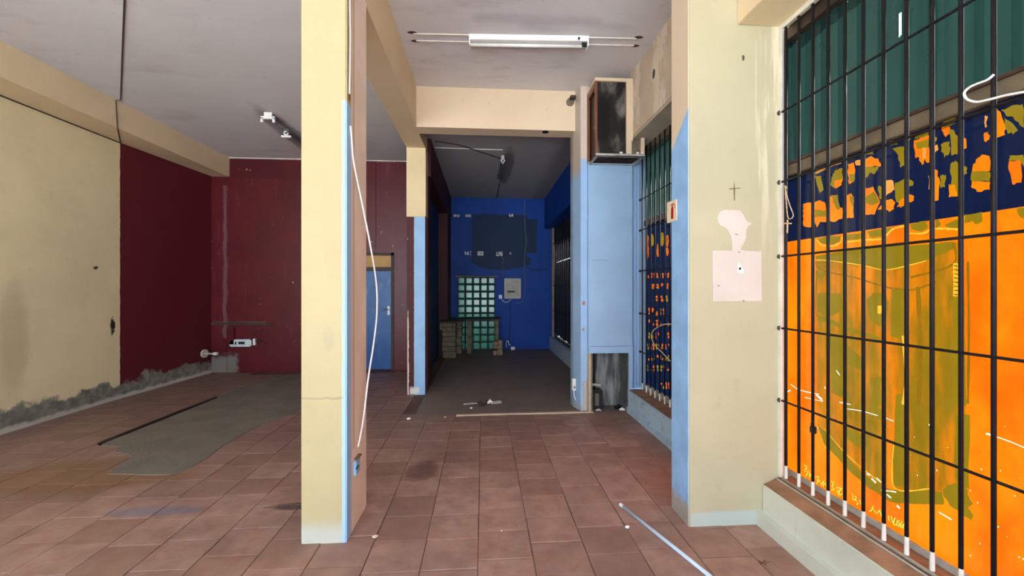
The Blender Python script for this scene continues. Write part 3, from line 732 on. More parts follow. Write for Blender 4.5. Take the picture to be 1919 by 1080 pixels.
# peeled lettering on the navy banner
O, V, T = 'orange', 'olive', 'tan_or'
frag = [(O,[(258,612),(320,600),(322,780),(290,782),(262,770),(258,700),(265,640)]),
 (O,[(345,600),(385,580),(425,600),(435,650),(438,740),(385,745),(362,790),(345,740)]), (V,[(345,655),(438,655),(435,705),(348,712)]),
 (O,[(462,550),(490,545),(530,640),(555,640),(555,720),(480,745),(462,735)]), (V,[(470,555),(520,540),(540,640),(520,655),(495,610)]),
 (O,[(582,545),(625,535),(640,570),(640,710),(585,720)]), (V,[(600,535),(642,560),(638,630),(612,590)]),
 (O,[(720,490),(785,480),(825,560),(835,600),(795,690),(722,690)]), (V,[(725,565),(790,510),(820,560),(830,595),(790,620),(725,600)]), (V,[(820,480),(850,475),(850,570),(830,570)]),
 (T,[(872,430),(935,435),(945,500),(905,530),(875,560)]), (O,[(820,650),(872,590),(905,575),(945,590),(940,650),(905,668),(875,645)]),
 (V,[(950,450),(1020,420),(1022,620),(985,635),(950,560)]), (O,[(1050,540),(1085,545),(1092,580),(1040,612),(960,632),(1000,570)]), (V,[(1055,420),(1085,440),(1080,480),(1055,470)]),
 (V,[(345,395),(395,400),(415,500),(385,530),(365,470)]), (T,[(350,370),(435,325),(430,350),(350,388)]),
 (T,[(470,310),(545,280),(550,305),(465,335)]), (V,[(500,355),(555,340),(555,440),(490,490),(462,460),(480,400)]), (O,[(490,440),(553,420),(550,465),(500,495)]),
 (O,[(595,310),(640,300),(648,380),(640,440),(605,460),(598,400)]), (V,[(600,380),(648,385),(640,440),(610,450)]), (T,[(650,290),(690,280),(690,320),(655,320)]),
 (O,[(718,270),(770,250),(825,270),(845,310),(838,330),(718,332)]), (V,[(718,332),(843,322),(820,352),(790,390),(765,370),(740,412),(718,400)]), (V,[(720,220),(770,210),(800,235),(730,240)]),
 (V,[(905,145),(970,140),(970,165),(910,178)]), (V,[(930,195),(1020,180),(1018,325),(985,332),(975,250)]),
 (O,[(1090,135),(1205,95),(1205,300),(1175,270),(1150,318),(1130,260),(1100,262)]), (V,[(1100,80),(1200,50),(1200,95),(1095,125)]), (V,[(1095,150),(1200,120),(1200,185),(1110,195)]), (T,[(1150,190),(1180,185),(1180,270),(1155,275)]),
 (V,[(1235,85),(1262,110),(1252,160),(1235,150)]), (T,[(1240,175),(1270,170),(1268,210),(1240,240)]),
 (O,[(1290,20),(1350,0),(1362,60),(1330,110),(1300,60)]), (V,[(1290,165),(1360,140),(1358,225),(1320,265),(1295,220)]), (V,[(1350,50),(1380,50),(1418,95),(1418,238),(1370,238),(1365,120)]),
 (O,[(1455,120),(1480,118),(1486,190),(1450,208)]), (T,[(1195,395),(1210,420),(1215,530),(1200,500)]), (O,[(1240,330),(1270,370),(1285,440),(1275,582),(1243,582)]), (V,[(1285,400),(1330,388),(1325,485),(1290,492)]),
 (V,[(1365,310),(1400,280),(1420,300),(1422,550),(1350,562),(1350,470),(1370,460)]), (O,[(1352,480),(1400,470),(1418,552),(1352,560)]), (V,[(1455,325),(1480,330),(1490,380),(1460,412)]),
 (O,[(1535,310),(1570,265),(1600,240),(1655,252),(1660,362),(1525,372)]), (V,[(1525,368),(1662,372),(1662,442),(1525,442)]), (O,[(1525,442),(1662,446),(1660,500),(1560,518),(1530,492)]), (V,[(1695,345),(1718,350),(1712,430),(1695,430)]),
 (V,[(1805,250),(1910,240),(1910,340),(1895,280),(1808,285)]), (O,[(1805,285),(1890,280),(1895,450),(1850,462),(1825,440),(1812,380)]),
 (O,[(1615,80),(1650,65),(1652,130),(1620,142)]), (T,[(1620,-50),(1645,-50),(1640,30),(1625,30)])]
for mname, P in frag: piece(c4, P, mname, 'letter_remnant', .005)
for mname, P in ((O,[(1690,790),(1740,840),(1785,960),(1775,1010),(1700,1052),(1700,900)]), (V,[(1745,850),(1870,975),(1830,1012),(1790,985)]), (V,[(1745,825),(1860,785),(1905,780),(1920,960),(1850,905),(1770,845)]),
                 (V,[(1300,935),(1340,880),(1410,880),(1400,920),(1330,960)]), (O,[(1930,800),(2050,780),(2040,1000),(1960,1050)]), (V,[(1960,820),(2060,800),(2040,900)]), (T,[(1040,1000),(1070,1010),(1060,1050),(1042,1040)])):
    piece(c3, P, mname, 'letter_remnant', .005)
# repeated banner lettering beyond the frame edge is not visible; scratches and pin holes of bright light
for cf, P, wd in ((c6, [(470,85),(560,98),(650,125)], .003), (c6, [(700,140),(745,158)], .0025), (c6, [(1295,232),(1330,240)], .006), (c6, [(1360,252),(1440,280),(1530,318)], .003), (c6, [(1015,700),(1090,745)], .005),
                  (c6, [(615,500),(640,525)], .009), (c6, [(645,495),(670,520)], .005), (c6, [(672,568),(760,580)], .004), (c6, [(705,595),(730,615)], .006), (c6, [(765,660),(782,678)], .009),
                  (c5, [(140,945),(180,975),(240,995),(320,1010)], .003), (c5, [(118,995),(140,985)], .005), (c5, [(300,1015),(345,1055)], .003), (c5, [(230,1030),(340,1055)], .002),
                  (c5, [(430,860),(452,890)], .004), (c5, [(356,962),(360,975)], .006), (c5, [(450,1060),(520,1075)], .003), (c6, [(285,0),(320,25)], .004), (c6, [(585,470),(605,480)], .006)):
    stroke(cf, P, wd, 'scratch', 'scratch', .012, 2)
for _ in range(34):
    q = c6((random.uniform(120, 1500), random.uniform(60, 1050))); p = WX(XF - .022, *q)
    if p.z < ZB + .02: continue
    r = random.uniform(.0008, .0021); el = random.uniform(1, 2); L1.append(('pin_holes', 'scratch', [(p.y + math.cos(k * PI / 3) * r, p.z + math.sin(k * PI / 3) * r * el) for k in range(6)]))
# scrawled signature, mirror-wise, illegible strokes
cs = lambda p: (1490 + p[0] * .13889, 860 + p[1] * .13889)
for P in ([(120,90),(160,110),(130,160),(170,190),(140,240)], [(150,120),(190,180),(200,260),(215,200)], [(270,250),(320,250),(300,300),(340,310)], [(290,340),(330,300),(360,350),(390,300),(380,380),(410,330),(430,400)],
          [(480,310),(520,330),(500,380),(530,420),(490,420)], [(560,390),(600,400),(640,410),(600,430),(580,470)], [(560,440),(600,450),(590,490),(640,480)], [(765,470),(790,510),(830,530),(790,560),(770,520)],
          [(820,560),(850,600),(830,620)], [(870,550),(890,610),(910,560),(900,640)], [(1000,710),(1030,700),(1060,640),(1060,690),(1110,750)], [(1120,730),(1150,700),(1165,780),(1180,740)],
          [(1260,770),(1275,850)], [(1300,780),(1320,870)], [(1350,800),(1330,880),(1370,900),(1380,830)], [(1400,830),(1410,920),(1440,850),(1450,930),(1480,870)], [(1340,890),(1420,925),(1495,950)]):
    stroke(cs, P, .006, 'sign_yellow', 'handwriting', .006, 4)
    stroke(cs, [(x + 9, y + 9) for x, y in P], .003, 'outline', 'handwriting', .0055, 4)

paint_pane(XF, L1, w1)

# ------------------------------------------------------------------ grilles
def grille(name, X, ys, rails, zb, zt, y0, y1, label, foot=True, r=.008):
    g = thing(name, (X, (y0 + y1) / 2, zb), label, 'grille')
    first = None
    for y in ys:
        if first is None:
            first = MB().tube([(X, y, zb), (X, y, zt)], r, 8).build('bar', M['bar'], g, smooth=True); fy = y
            if foot:
                ff = MB().tube([(X, y, zb - .05), (X, y, zb + .012), (X, y, zb + .03)], [.0095, .0088, .0083], 8).build('painted_foot', M['bar_foot'], g)
        else:
            o = first.copy(); C.objects.link(o); o.location = (0, y - fy, 0)
            if foot:
                o = ff.copy(); C.objects.link(o); o.location = (0, y - fy, 0)
    for z in rails:
        MB().tube([(X - .002, y0, z), (X - .002, y1, z)], .0065, 6).build('rail', M['bar'], g)
        MB().tube([(X - .005, y1 - .012, z), (X - .004, y1 + .0, z)], .016, 8).build('rail_end', M['frame_dark'], g)
    return g
ys = [2.463 - .1055 * k for k in range(32)]
G1 = grille('window_grille', 1.88, [y for y in ys if y > WY0 + .02], (.787, 1.243, 1.696, 2.165, 2.605), .362, 3.12, WY0 + .01, 2.515, 'dark iron burglar bars in front of the orange shop window')
ys2 = [4.865 - .123 * k for k in range(17)]
G2 = grille('window_grille', 1.905, [y for y in ys2 if y > 2.80], (.722, 1.185, 1.70, 2.19, 2.56), .325, 3.16, 2.78, 4.93, 'narrow dark burglar bars over navy film beside the far pier', True)
# sill cable/edging pipe along the window foot
MB().tube([(1.872, WY0, .302), (1.872, 1.0, .303), (1.872, 2.49, .301)], .0085, 8).build('edging', M['rail_white'], G1, smooth=True)
mb = MB(); mb.tube([(1.850, y, .292 + random.uniform(0, .003)) for y in [WY0 + .05 + k * .2 for k in range(18)]], .005, 6)
o = tag(mb.build('sill_cable', M['rail_white']), 'thin white cable lying along the brown sill top under the iron bars', 'cable')
# black lock lump on the second bar
p = WX(1.88, 1524, 806)
pl = thing('bar_clamp', (p.x, p.y, p.z), 'small black clamp stuck on a lower bar of the near grille', 'clamp')
b = MB(); b.box((p.x - .014, p.y - .016, p.z - .02), (p.x + .012, p.y + .014, p.z + .022)); b.build('clamp_body', M['black'], pl, .005)
MB().tube([(p.x - .01, p.y, p.z + .02), (p.x - .012, p.y, p.z + .04), (p.x, p.y - .006, p.z + .048)], .004, 6).build('clamp_hook', M['black'], pl)
# rosary
p0 = WX(1.868, 1473, 349)
ro = thing('rosary', tuple(p0), 'pale wooden rosary with crucifix hanging on the left end of the near grille', 'rosary')
beads = smoothpath([p0 + Vector((0, .010, 0)), WX(1.862, 1476, 372), WX(1.860, 1482, 390), WX(1.858, 1486.5, 402), WX(1.858, 1484, 409), WX(1.860, 1477, 408), WX(1.862, 1474, 385), WX(1.864, 1472, 360), p0], 6)
mb = MB(); mb.tube(beads, [.0024 + .0014 * (i % 2) for i in range(len(beads))], 6); mb.build('beads', M['rosary'], ro, smooth=True)
a, b_, c_, d_ = WX(1.858, 1476, 412), WX(1.858, 1475.5, 437), WX(1.858, 1469.5, 419), WX(1.858, 1483, 419)
mb = MB(); mb.tube([a, b_], .0042, 8); mb.tube([c_, d_], .0042, 8); mb.build('crucifix', M['rosary'], ro)
MB().tube([p0 + Vector((-.004, .006, .004)), p0 + Vector((0, -.004, -.008)), p0 + Vector((-.004, -.010, -.016))], .004, 6).build('knot', M['rosary'], ro)
# white cable loop, top right
P = smoothpath([WX(1.85, *c3(q)) for q in ((1690,560),(1640,600),(1560,630),(1500,660),(1468,700),(1490,745),(1560,765),(1650,748),(1780,715),(1916,690),(2060,660))], 6)
tag(MB().tube(P, .0045, 8).build('cable_loop', M['whitecable'], smooth=True), 'white cable looping over the upper bars of the orange window', 'cable')

# ------------------------------------------------------------------ window 2 (narrow, navy)
XG = 1.99
w2 = tag(empty('window_2', (XG, 3.9, .3)), 'narrow shop window with navy film, peeled orange letters and green sheet above', kind='structure')
L2 = [('navy_film', 'navy', rect2(2.76, 5.20, .32, 2.26)), ('orange_film', 'added_orange', rect2(2.85, 3.62, .40, 1.70))]  # orange rectangle is unseen film added behind the pier for the floor glow
mb = MB(); y = 2.76; P = []
while y < 5.2:
    for dy, dx in ((0, 0), (.05, 0), (.062, .028), (.105, .028)): P.append((min(y + dy, 5.2), dx))
    y += .118
for (ya, xa), (yb, xb) in zip(P, P[1:]):
    if yb - ya < 1e-5: continue
    mb.poly([(XG + xa, ya, 2.30), (XG + xb, yb, 2.30), (XG + xb, yb, 3.12), (XG + xa, ya, 3.12)])
mb.build('corrugated_sheet', M['green'], w2, fix=False)
box((XG - .03, 2.76, 2.25), (XG + .04, 5.2, 2.31)).build('transom_bar', M['frame'], w2)
box((XG - .05, 2.76, 3.11), (XG + .04, 5.2, 3.20)).build('head_rail', M['frame'], w2)
box((1.955, 2.78, 3.155), (1.975, 4.92, 3.19)).build('head_edge', M['frame_white'], w2)
box((XG - .03, 2.76, .262), (XG + .03, 5.2, .33)).build('bottom_rail', M['rail_white'], w2)
random.seed(3)
def blob(mt, px, py, wpx, hpx, nm='letter_remnants'):
    n = 7; pts = []
    for k in range(n):
        a = 2 * PI * k / n + random.uniform(-.3, .3); q = random.uniform(.75, 1.1)
        p = WX(XG, px + wpx / 2 * math.cos(a) * q, py + hpx / 2 * math.sin(a) * q); pts.append((p.y, p.z))
    L2.append((nm, mt, pts))
for (y0, y1, x0, cols, dull) in ((438, 484, 1210, 5, 0), (511, 522, 1208, 9, 0), (531, 542, 1220, 4, 0), (553, 566, 1217, 4, 0), (577, 592, 1207, 7, 0), (598, 612, 1201, 8, 0), (622, 636, 1214, 7, 0), (643, 656, 1206, 9, 1), (665, 677, 1214, 8, 1), (684, 697, 1210, 7, 1), (716, 730, 1238, 4, 0)):
    stp = (1256 - x0) / cols
    for k in range(cols):
        mt = 'olive' if (dull and random.random() < .35) or random.random() < .12 else 'orange_dim'
        for q in range(2):
          if random.random() < .8: blob(mt, x0 + stp * (k + .4) + random.uniform(-.8, .8), y0 + (y1 - y0) * (.28 + .45 * q), stp * random.uniform(.45, .8), (y1 - y0) * random.uniform(.4, .7))
blob('orange_dim', 1199, 462, 4, 8); blob('orange_dim', 1198, 486, 4, 6)
for _ in range(16): blob('tan_or', random.uniform(1199, 1212), random.uniform(668, 735), 1.6, 2.2, 'pin_holes')
paint_pane(XG, L2, w2)
# yellowed cable in front of the narrow window
P = smoothpath([WX(1.86, *q) for q in ((1262, 608), (1247, 608), (1233, 613), (1223, 622), (1221, 633), (1228, 648), (1240, 660), (1256, 677))], 6)
tag(MB().tube(P, .0055, 8).build('yellowed_cable', M['dcable'], smooth=True), 'yellowed cable bulging through the bars of the narrow navy window', 'cable')

# ------------------------------------------------------------------ window 3 (back room, dark slats)
w3 = tag(empty('window_3', (1.78, 7.7, .3)), 'back room window closed by dark upright slats with light leaking through', kind='structure')
mb = MB(); random.seed(11)
y = 5.40; first = True
while y < 10.02:
    gap = .0 if y < 8.3 else random.choice((0, .004, .012, .0))
    wdt = .10
    x_ = 1.76 + random.uniform(0, .006)
    zsp = 2.10
    box((x_, y, .34 + random.uniform(0, .05)), (x_ + .008, y + wdt - gap, zsp - random.uniform(.004, .012))).build('slat', M['slat'], w3)
    box((x_, y, zsp + .006), (x_ + .008, y + wdt - gap, 2.93)).build('slat', M['slat'], w3)
    y += wdt
box((1.66, 9.93, .30), (1.72, 10.0, 2.93)).build('side_frame', simple('pinkish_frame', (150, 128, 112), .6), w3)
box((1.72, 5.34, .30), (1.80, 10.1, .33)).build('bottom_rail', M['frame_dark'], w3)
plane_x(1.795, 5.30, 10.1, .30, 2.95, 'added_diffuser', M['diffuser'], w3)  # added backing pane that softens the sun through the slat gaps
g3 = grille('window_grille', 1.68, [9.7 - .22 * k for k in range(19)], (.95, 1.55, 2.55), .31, 2.92, 5.4, 9.95, 'thin dark bars over the slatted back room window', False, .006)

# ------------------------------------------------------------------ marks on the right pier
C2 = lambda p: (1320 + p[0] * .2314, 330 + p[1] * .2315)
YP = 2.518
def flat_y(pts, Y, t, name, mat, parent):
    mb = MB().prism([WY(Y, *p) for p in pts], (0, -t, 0)); return mb.build(name, mat, parent)
sq = [C2(p) for p in ((64,605),(150,602),(225,606),(222,560),(215,500),(190,440),(165,418),(125,400),(105,365),(105,330),(125,290),(170,272),(230,276),(285,278),(310,305),(330,345),(345,368),(362,378),(382,380),(380,392),(350,408),(338,440),(335,500),(325,530),(300,570),(292,600),(350,608),(460,610),(462,810),(464,1014),(260,1014),(68,1016),(64,810))]
flat_y(sq, YP, .002, 'bare_patch', M['patchwhite'], pr)
ch = [C2(p) for p in ((276,700),(284,712),(300,730),(314,760),(316,784),(292,786),(268,778),(276,750),(270,735))]
o = flat_y(ch, YP - .002, .002, 'plaster_chip', M['plaster'], pr); o['label'] = 'white plaster chip with a dark hole'
flat_y([C2(p) for p in ((283,742),(292,738),(298,745),(294,758),(284,762),(278,754))], YP - .004, .0015, 'hole', M['black'], pr)
flat_y([C2(p) for p in ((246,470),(274,470),(274,475),(258,477),(246,475))], YP - .002, .0012, 'scratch', M['pencil'], pr)
flat_y([C2(p) for p in ((276,612),(290,614),(286,620),(274,620))], YP - .002, .0012, 'scratch', M['pencil'], pr)
flat_y([C2(p) for p in ((104,884),(126,886),(120,893),(104,892))], YP - .002, .0012, 'scratch', M['pencil'], pr)
flat_y([C2(p) for p in ((310,1006),(328,1006),(322,1014),(308,1014))], YP - .002, .0012, 'scratch', M['pencil'], pr)
cx_ = thing('wall_cross', tuple(WY(YP, *C2((242, 105)))), 'small grey-brown cross scored on the yellow pier above the pale patch', 'cross')
flat_y([C2(p) for p in ((241,55),(245,95),(247,110),(245,200),(241,200),(236,110),(238,95))], YP, .003, 'upright', M['pencil'], cx_)
flat_y([C2(p) for p in ((200,102),(240,98),(290,96),(288,101),(240,106),(204,108))], YP, .003, 'crossbar', M['pencil'], cx_)
# fire extinguisher sign on left face of right pier
XS = 1.281
cS = lambda p: (1240 + p[0] * .06485, 360 + p[1] * .06481)
sg = thing('fire_extinguisher_sign', tuple(WX(XS, *cS((300, 560)))), 'cream plate with a red fire extinguisher symbol on the blue pier face', 'sign')
MB().prism([WX(XS, *cS(p)) for p in ((168,310),(440,205),(450,700),(440,815),(190,905),(165,880))], (-.004, 0, 0)).build('plate', M['signplate'], sg)
mb = MB()
mb.prism([WX(XS - .0045, *cS(p)) for p in ((272,775),(275,500),(285,440),(300,420),(322,420),(335,440),(342,500),(338,755),(305,785))], (-.001, 0, 0))
mb.prism([WX(XS - .0045, *cS(p)) for p in ((298,425),(298,375),(245,425),(245,410),(300,345),(355,325),(378,345),(384,420),(372,470),(366,465),(374,410),(366,350),(322,365),(322,425))], (-.001, 0, 0))
mb.build('symbol', M['signred'], sg, fix=True)

# ------------------------------------------------------------------ hanging cable and socket on left pier
P = smoothpath([WX(-.795, *q) for q in ((657, 236), (659, 262), (663, 305))] + [FLx for FLx in (WX(-.77, 677, 375),)] + [WX(-.74, *q) for q in ((693, 455), (705, 530), (706, 590), (700, 645), (690, 710))] + [WX(-.765, 681, 785), WX(-.785, 671, 838)], 8)
tag(MB().tube(P, .0058, 8).build('hanging_cable', M['whitecable'], smooth=True), 'long white cable bowing down the side of the left pier', 'cable')
p = WX(-.80, 666, 873)
sb = thing('socket_box', tuple(p), 'light blue socket box low on the left pier where the white cable ends', 'socket box')
box((-.80, p.y - .045, p.z - .05), (-.782, p.y + .045, p.z + .045)).build('box_body', simple('socket_blue', (150, 196, 232), .5), sb, .006)
box((-.80, p.y - .03, p.z + .045), (-.776, p.y + .06, p.z + .052)).build('torn_lid', M['frame'], sb)
box((-.783, p.y - .05, p.z - .004), (-.777, p.y - .0, p.z + .004)).build('wire_stub', M['cablepaint'], sb)
MB().tube([(-.797, 2.555, 2.66), (-.795, 2.56, 3.0), (-.797, 2.552, 3.45)], .0045, 6).build('pier_wire', M['whitecable'])
o = bpy.data.objects['pier_wire']; tag(o, 'white wire fixed in the chased groove at the top of the left pier', 'wire')

# ------------------------------------------------------------------ lights
lx0, lx1, ly, lz = -.135, 1.03, 4.09, cz
fl_ = thing('fluorescent_light', (.45, ly, lz), 'white fluorescent batten lamp with tube in the middle of the front ceiling', 'ceiling lamp')
def slant(a, b): return MB().prism([(lx0, ly + a[0], lz - a[1]), (lx0, ly + b[0], lz - a[1]), (lx0, ly + b[0] - .012, lz - b[1]), (lx0, ly + a[0] + .012, lz - b[1])], (lx1 - lx0, -.05, 0))
slant((-.055, .0), (.055, .045)).build('housing', M['white'], fl_, .002)
for x, dy in ((lx0, 0), (lx1 - .012, -.05)):
    MB().box((x, ly - .05 + dy, lz - .10), (x + .012, ly + .045 + dy, lz - .02)).build('end_cap', M['white'], fl_, .003)
MB().tube([(lx0 + .012, ly, lz - .075), (lx1 - .012, ly - .05, lz - .075)], .016, 12).build('tube', M['white'], fl_, smooth=True)
box((lx1 - .06, ly - .07, lz - .088), (lx1 - .015, ly - .035, lz - .046)).build('starter', M['black'], fl_)
MB().tube([(lx1 - .10, ly - .098, lz - .030), (lx1 - .10, ly - .112, lz - .030)], .010, 10).build('knockout', M['black'], fl_)
# broken batten in left bay
q0, q1 = FL(504, 212, 3.79), FL(575, 280, 3.79)
bt = thing('broken_batten', tuple(q0), 'broken fluorescent batten with bare grey channel on the left bay ceiling', 'ceiling lamp')
x, y = q0.x, q0.y
mb = MB(); mb.box((x - .05, y - .03, 3.72), (x + .05, y + .02, 3.79)); mb.box((x - .09, y - .04, 3.70), (x + .09, y - .01, 3.735)); mb.box((x - .09, y - .04, 3.655), (x - .06, y - .01, 3.72)); mb.box((x + .06, y - .04, 3.655), (x + .09, y - .01, 3.72))
mb.build('end_bracket', M['white'], bt, .003)
q2 = FL(537, 246, 3.75)
mb = MB(); mb.tube([(q2.x, q2.y, 3.715), (q2.x, q2.y - .02, 3.715)], .035, 12); mb.box((q2.x - .065, q2.y - .02, 3.655), (q2.x + .065, q2.y + .01, 3.685)); mb.build('lamp_holder', M['white'], bt)
MB().tube([(q2.x, q2.y - .021, 3.715), (q2.x, q2.y - .024, 3.715)], .014, 10).build('holder_hole', M['black'], bt)
box((q2.x - .03, q2.y, 3.74), (q2.x + .03, 7.4, 3.79)).build('channel', M['greycable'], bt)
MB().tube([(q2.x - .03, q2.y, 3.68), (q2.x - .03, 7.35, 3.68)], .013, 8).build('tube', M['rail_white'], bt)
P = smoothpath([(x, y, 3.73), (x + .03, y + .15, 3.70), (x - .02, y + .3, 3.72), (x + .04, y + .42, 3.71), (q2.x, q2.y, 3.72)], 6)
MB().tube(P, .006, 6).build('loose_wire', M['greycable'], bt)
box((x - .03, y, 3.782), (x + .03, q2.y, 3.79)).build('base_plate', M['greycable'], bt)
# back room lamp
q = FL(942, 300, 3.6)
lb = thing('lamp_holder', (q.x, q.y, 3.67), 'small broken white lamp holder on the dark back room ceiling', 'ceiling lamp')
mb = MB(); mb.tube([(q.x, q.y, 3.67), (q.x, q.y, 3.60)], .03, 10); mb.tube([(q.x - .03, q.y, 3.60), (q.x, q.y, 3.54), (q.x + .035, q.y, 3.60)], .012, 6); mb.build('holder', M['white'], lb)
box((q.x - .03, q.y + .05, 3.64), (q.x + .03, q.y + 1.15, 3.67)).build('channel', M['greycable'], lb)
box((q.x - .05, q.y + 1.15, 3.61), (q.x + .04, q.y + 1.22, 3.67)).build('end_bracket', M['cablepaint'], lb)
P = smoothpath([FL(815, 265, 3.66), FL(860, 272, 3.65), FL(900, 285, 3.65), FL(938, 297, 3.64)], 6)
tag(MB().tube(P, .008, 6).build('ceiling_wire', M['cablepaint'], smooth=True), 'dark wire sagging across the back room ceiling to the lamp holder', 'wire')
a = FL(815, 277, 3.665); b2 = FL(942, 281, 3.665)
tag(MB().tube([a, b2], .007, 6).build('ceiling_conduit', M['white']), 'straight thin white conduit across the back room ceiling', 'conduit')
P = [WY(10.09, 931, 371), FL(932, 365, 3.66), FL(936, 345, 3.66)]
tag(MB().tube(P, .01, 6).build('ceiling_wire', M['cablepaint']), 'short dark wire from the back room lamp to the blue wall', 'wire')
# left bay ceiling seam and beam gap, dark lines built as tubes
P = [FL(234, -60, 3.785), FL(233, 0, 3.785), FL(229, 100, 3.785), FL(226, 187, 3.785)]
e1 = P[-1]; P += [Vector((-4.458, e1.y + .01, 3.78)), Vector((-4.458, e1.y + .03, 3.45))]
P += [WX(-4.80, 228, 262) * 1.0]
P[-1] = Vector((-4.87, 5.96, 3.45)); 
tag(MB().tube(P, .0065, 6).build('ceiling_wire', M['cablepaint']), 'dark seam line down the left ceiling and over the boxed beam, built as a thin tube', 'wire')
tag(MB().tube([(-4.905, -.5, 3.448), (-4.89, 3, 3.446), (-4.878, 5.96, 3.448)], .007, 6).build('beam_gap_line', M['cablepaint']), 'dark gap line between the beam and the yellow left wall, built as a thin tube', 'wire')

# ------------------------------------------------------------------ AC housing on far pier
ac = thing('aircon_housing', (1.46, 4.9, 3.0), 'open wooden air conditioner housing high on the far pier, sooty inside', 'housing')
hx0, hx1, hy0, hy1, hz0, hz1 = 1.262, 1.665, 4.60, 4.985, 3.0, 3.86
box((hx0 + .012, hy0 + .02, hz0 + .02), (hx1 - .05, hy0 + .03, hz1 - .035)).build('sooty_sheet', M['soot'], ac)
box((hx0, hy0, hz0), (hx0 + .022, hy0 + .05, hz1 - .03)).build('front_post', M['wood'], ac)
box((hx0, hy1 - .06, hz0), (hx0 + .02, hy1, hz1 - .03)).build('rear_post', M['wood'], ac)
box((hx0, hy0 + .05, hz1 - .10), (hx0 + .02, hy1 - .06, hz1 - .03)).build('top_rail', M['wood'], ac)
box((hx0 + .035, hy0 + .05, hz0), (hx0 + .045, hy1, hz1 - .03)).build('side_lining', simple('dark_wood', (58, 34, 22), .6), ac)
MB().tube([(hx0 - .004, hy0 + .02, hz0 + .30), (hx0 + .002, hy0 + .02, hz0 + .30)], .006, 8).build('screw', M['white'], ac)
box((hx0 - .005, hy0 - .006, hz1 - .035), (1.69, hy1, hz1)).build('top_trim', M['cream'], ac)
box((hx1 - .048, hy0 - .006, hz0), (1.69, hy0 + .04, hz1 - .035)).build('side_trim', M['cream'], ac)
box((hx1 - .03, hy0 + .04, hz0), (1.69, hy1, hz1)).build('filler', M['cream'], ac)
br = thing('angle_iron_bracket', (1.5, 4.75, 2.97), 'grey angle iron frame under the wooden air conditioner housing', 'bracket')
bx0, bx1, by0, by1, bz = 1.255, 1.815, 4.56, 4.895, 2.985
mb = MB(); mb.box((bx0, by0, bz - .02), (bx1, by0 + .03, bz - .012)); mb.box((bx0, by0, bz - .02), (bx1, by0 + .006, bz + .012)); mb.build('front_angle', M['metal'], br)
box((bx0, by1 - .03, bz - .02), (bx1, by1, bz - .012)).build('rear_angle', M['metal'], br)
box((bx0, by0 + .03, bz - .02), (bx0 + .03, by1 - .03, bz - .012)).build('side_angle', M['metal'], br)
box((bx1 - .03, by0 + .03, bz - .02), (bx1, by1 - .03, bz - .012)).build('side_angle', M['metal'], br)
box((bx0 + .03, by0 + .03, bz + .004), (bx1 - .03, by1, bz + .012)).build('sooty_board', M['duct_board'], br)
box((bx1 - .14, by0 + .03, bz + .012), (bx1 - .0, by0 + .04, bz + .17)).build('broken_sheet', M['frame'], ac)
box((bx1 - .04, by0 + .01, bz + .016), (bx1, by0 + .03, bz + .20)).build('upright', M['cream'], ac)
mb = MB()
for xx in (1.53, 1.72, 1.77): mb.box((xx, by0 - .004, bz + .016), (xx + .03, by0 + .02, bz + .035))
mb.build('plaster_lumps', M['plaster'], ac, .004)
# duct hatch contents
dv = thing('old_pump', (1.39, 5.08, 0), 'sooty black pump unit standing in the hatch at the foot of the duct', 'pump')
box((1.325, 5.02, .0), (1.47, 5.14, .24)).build('casing', simple('sooty_casing', (34, 30, 28), .5), dv, .012)
box((1.37, 5.012, .05), (1.42, 5.022, .20)).build('face_plate', simple('dusty_plate', (108, 98, 86), .6), dv, .003)
MB().tube([(1.37, 5.09, .24), (1.37, 5.10, .45), (1.345, 5.12, .70)], .022, 10).build('riser_pipe', M['black'], dv, smooth=True)
MB().tube([(1.33, 5.08, .30), (1.45, 5.06, .29)], .018, 8).build('coupling', M['metal'], dv)
o = MB(); o.tube([(1.66, 4.96, .012), (1.69, 4.97, .02), (1.72, 4.95, .012)], [.012, .02, .01], 6); tag(o.build('rubble_piece', M['plaster']), 'white crumb of plaster at the right foot of the duct hatch', 'debris')
o = MB(); o.tube([(1.62, 5.02, .02), (1.66, 5.03, .03), (1.70, 5.04, .02)], [.02, .03, .02], 6); tag(o.build('rubble_piece', M['black']), 'black lump of rubble inside the duct hatch', 'debris')
o = MB(); o.tube([(1.36, 4.95, .012), (1.40, 4.96, .018), (1.43, 4.95, .010)], [.01, .017, .008], 6); tag(o.build('rubble_piece', M['metal']), 'grey crumb of metal before the pump in the hatch', 'debris')
# socket on the pier's inner face
p = FL(1073, 748, .30)
sk = thing('wall_socket', (1.15, 5.12, .28), 'white surface socket on the inner side of the far pier', 'socket')
box((1.105, 5.08, .22), (1.15, 5.15, .37)).build('socket_body', M['white'], sk, .006)
box((1.12, 5.075, .25), (1.14, 5.082, .28)).build('socket_face', M['greycable'], sk)
MB().tube([(1.13, 5.11, .22), (1.13, 5.11, .16), (1.15, 5.12, .10)], .006, 6).build('socket_wire', M['whitecable'], sk)

# detector + hole in cross beam
p = WY(5.12, 1070, 187)
dt = thing('sensor', (p.x, 5.13, p.z), 'small dark sensor on a pale plate at the right end of the cream beam', 'sensor')
MB().tube([(p.x - .01, 5.128, p.z - .03), (p.x - .01, 5.11, p.z - .03)], .05, 12).build('plaster_ring', M['frame'], dt)
box((p.x - .02, 5.05, p.z - .01), (p.x + .05, 5.13, p.z + .03)).build('sensor_head', M['frame_dark'], dt, .006)
p = FL(1022, 247, 3.455)
tag(MB().tube([(p.x, p.y, 3.457), (p.x, p.y, 3.447)], .04, 14).build('beam_hole', M['black']), 'black disc for the dark hole on the underside of the cream cross beam', 'beam_hole')  # black disc put in place of the dark hole in the beam

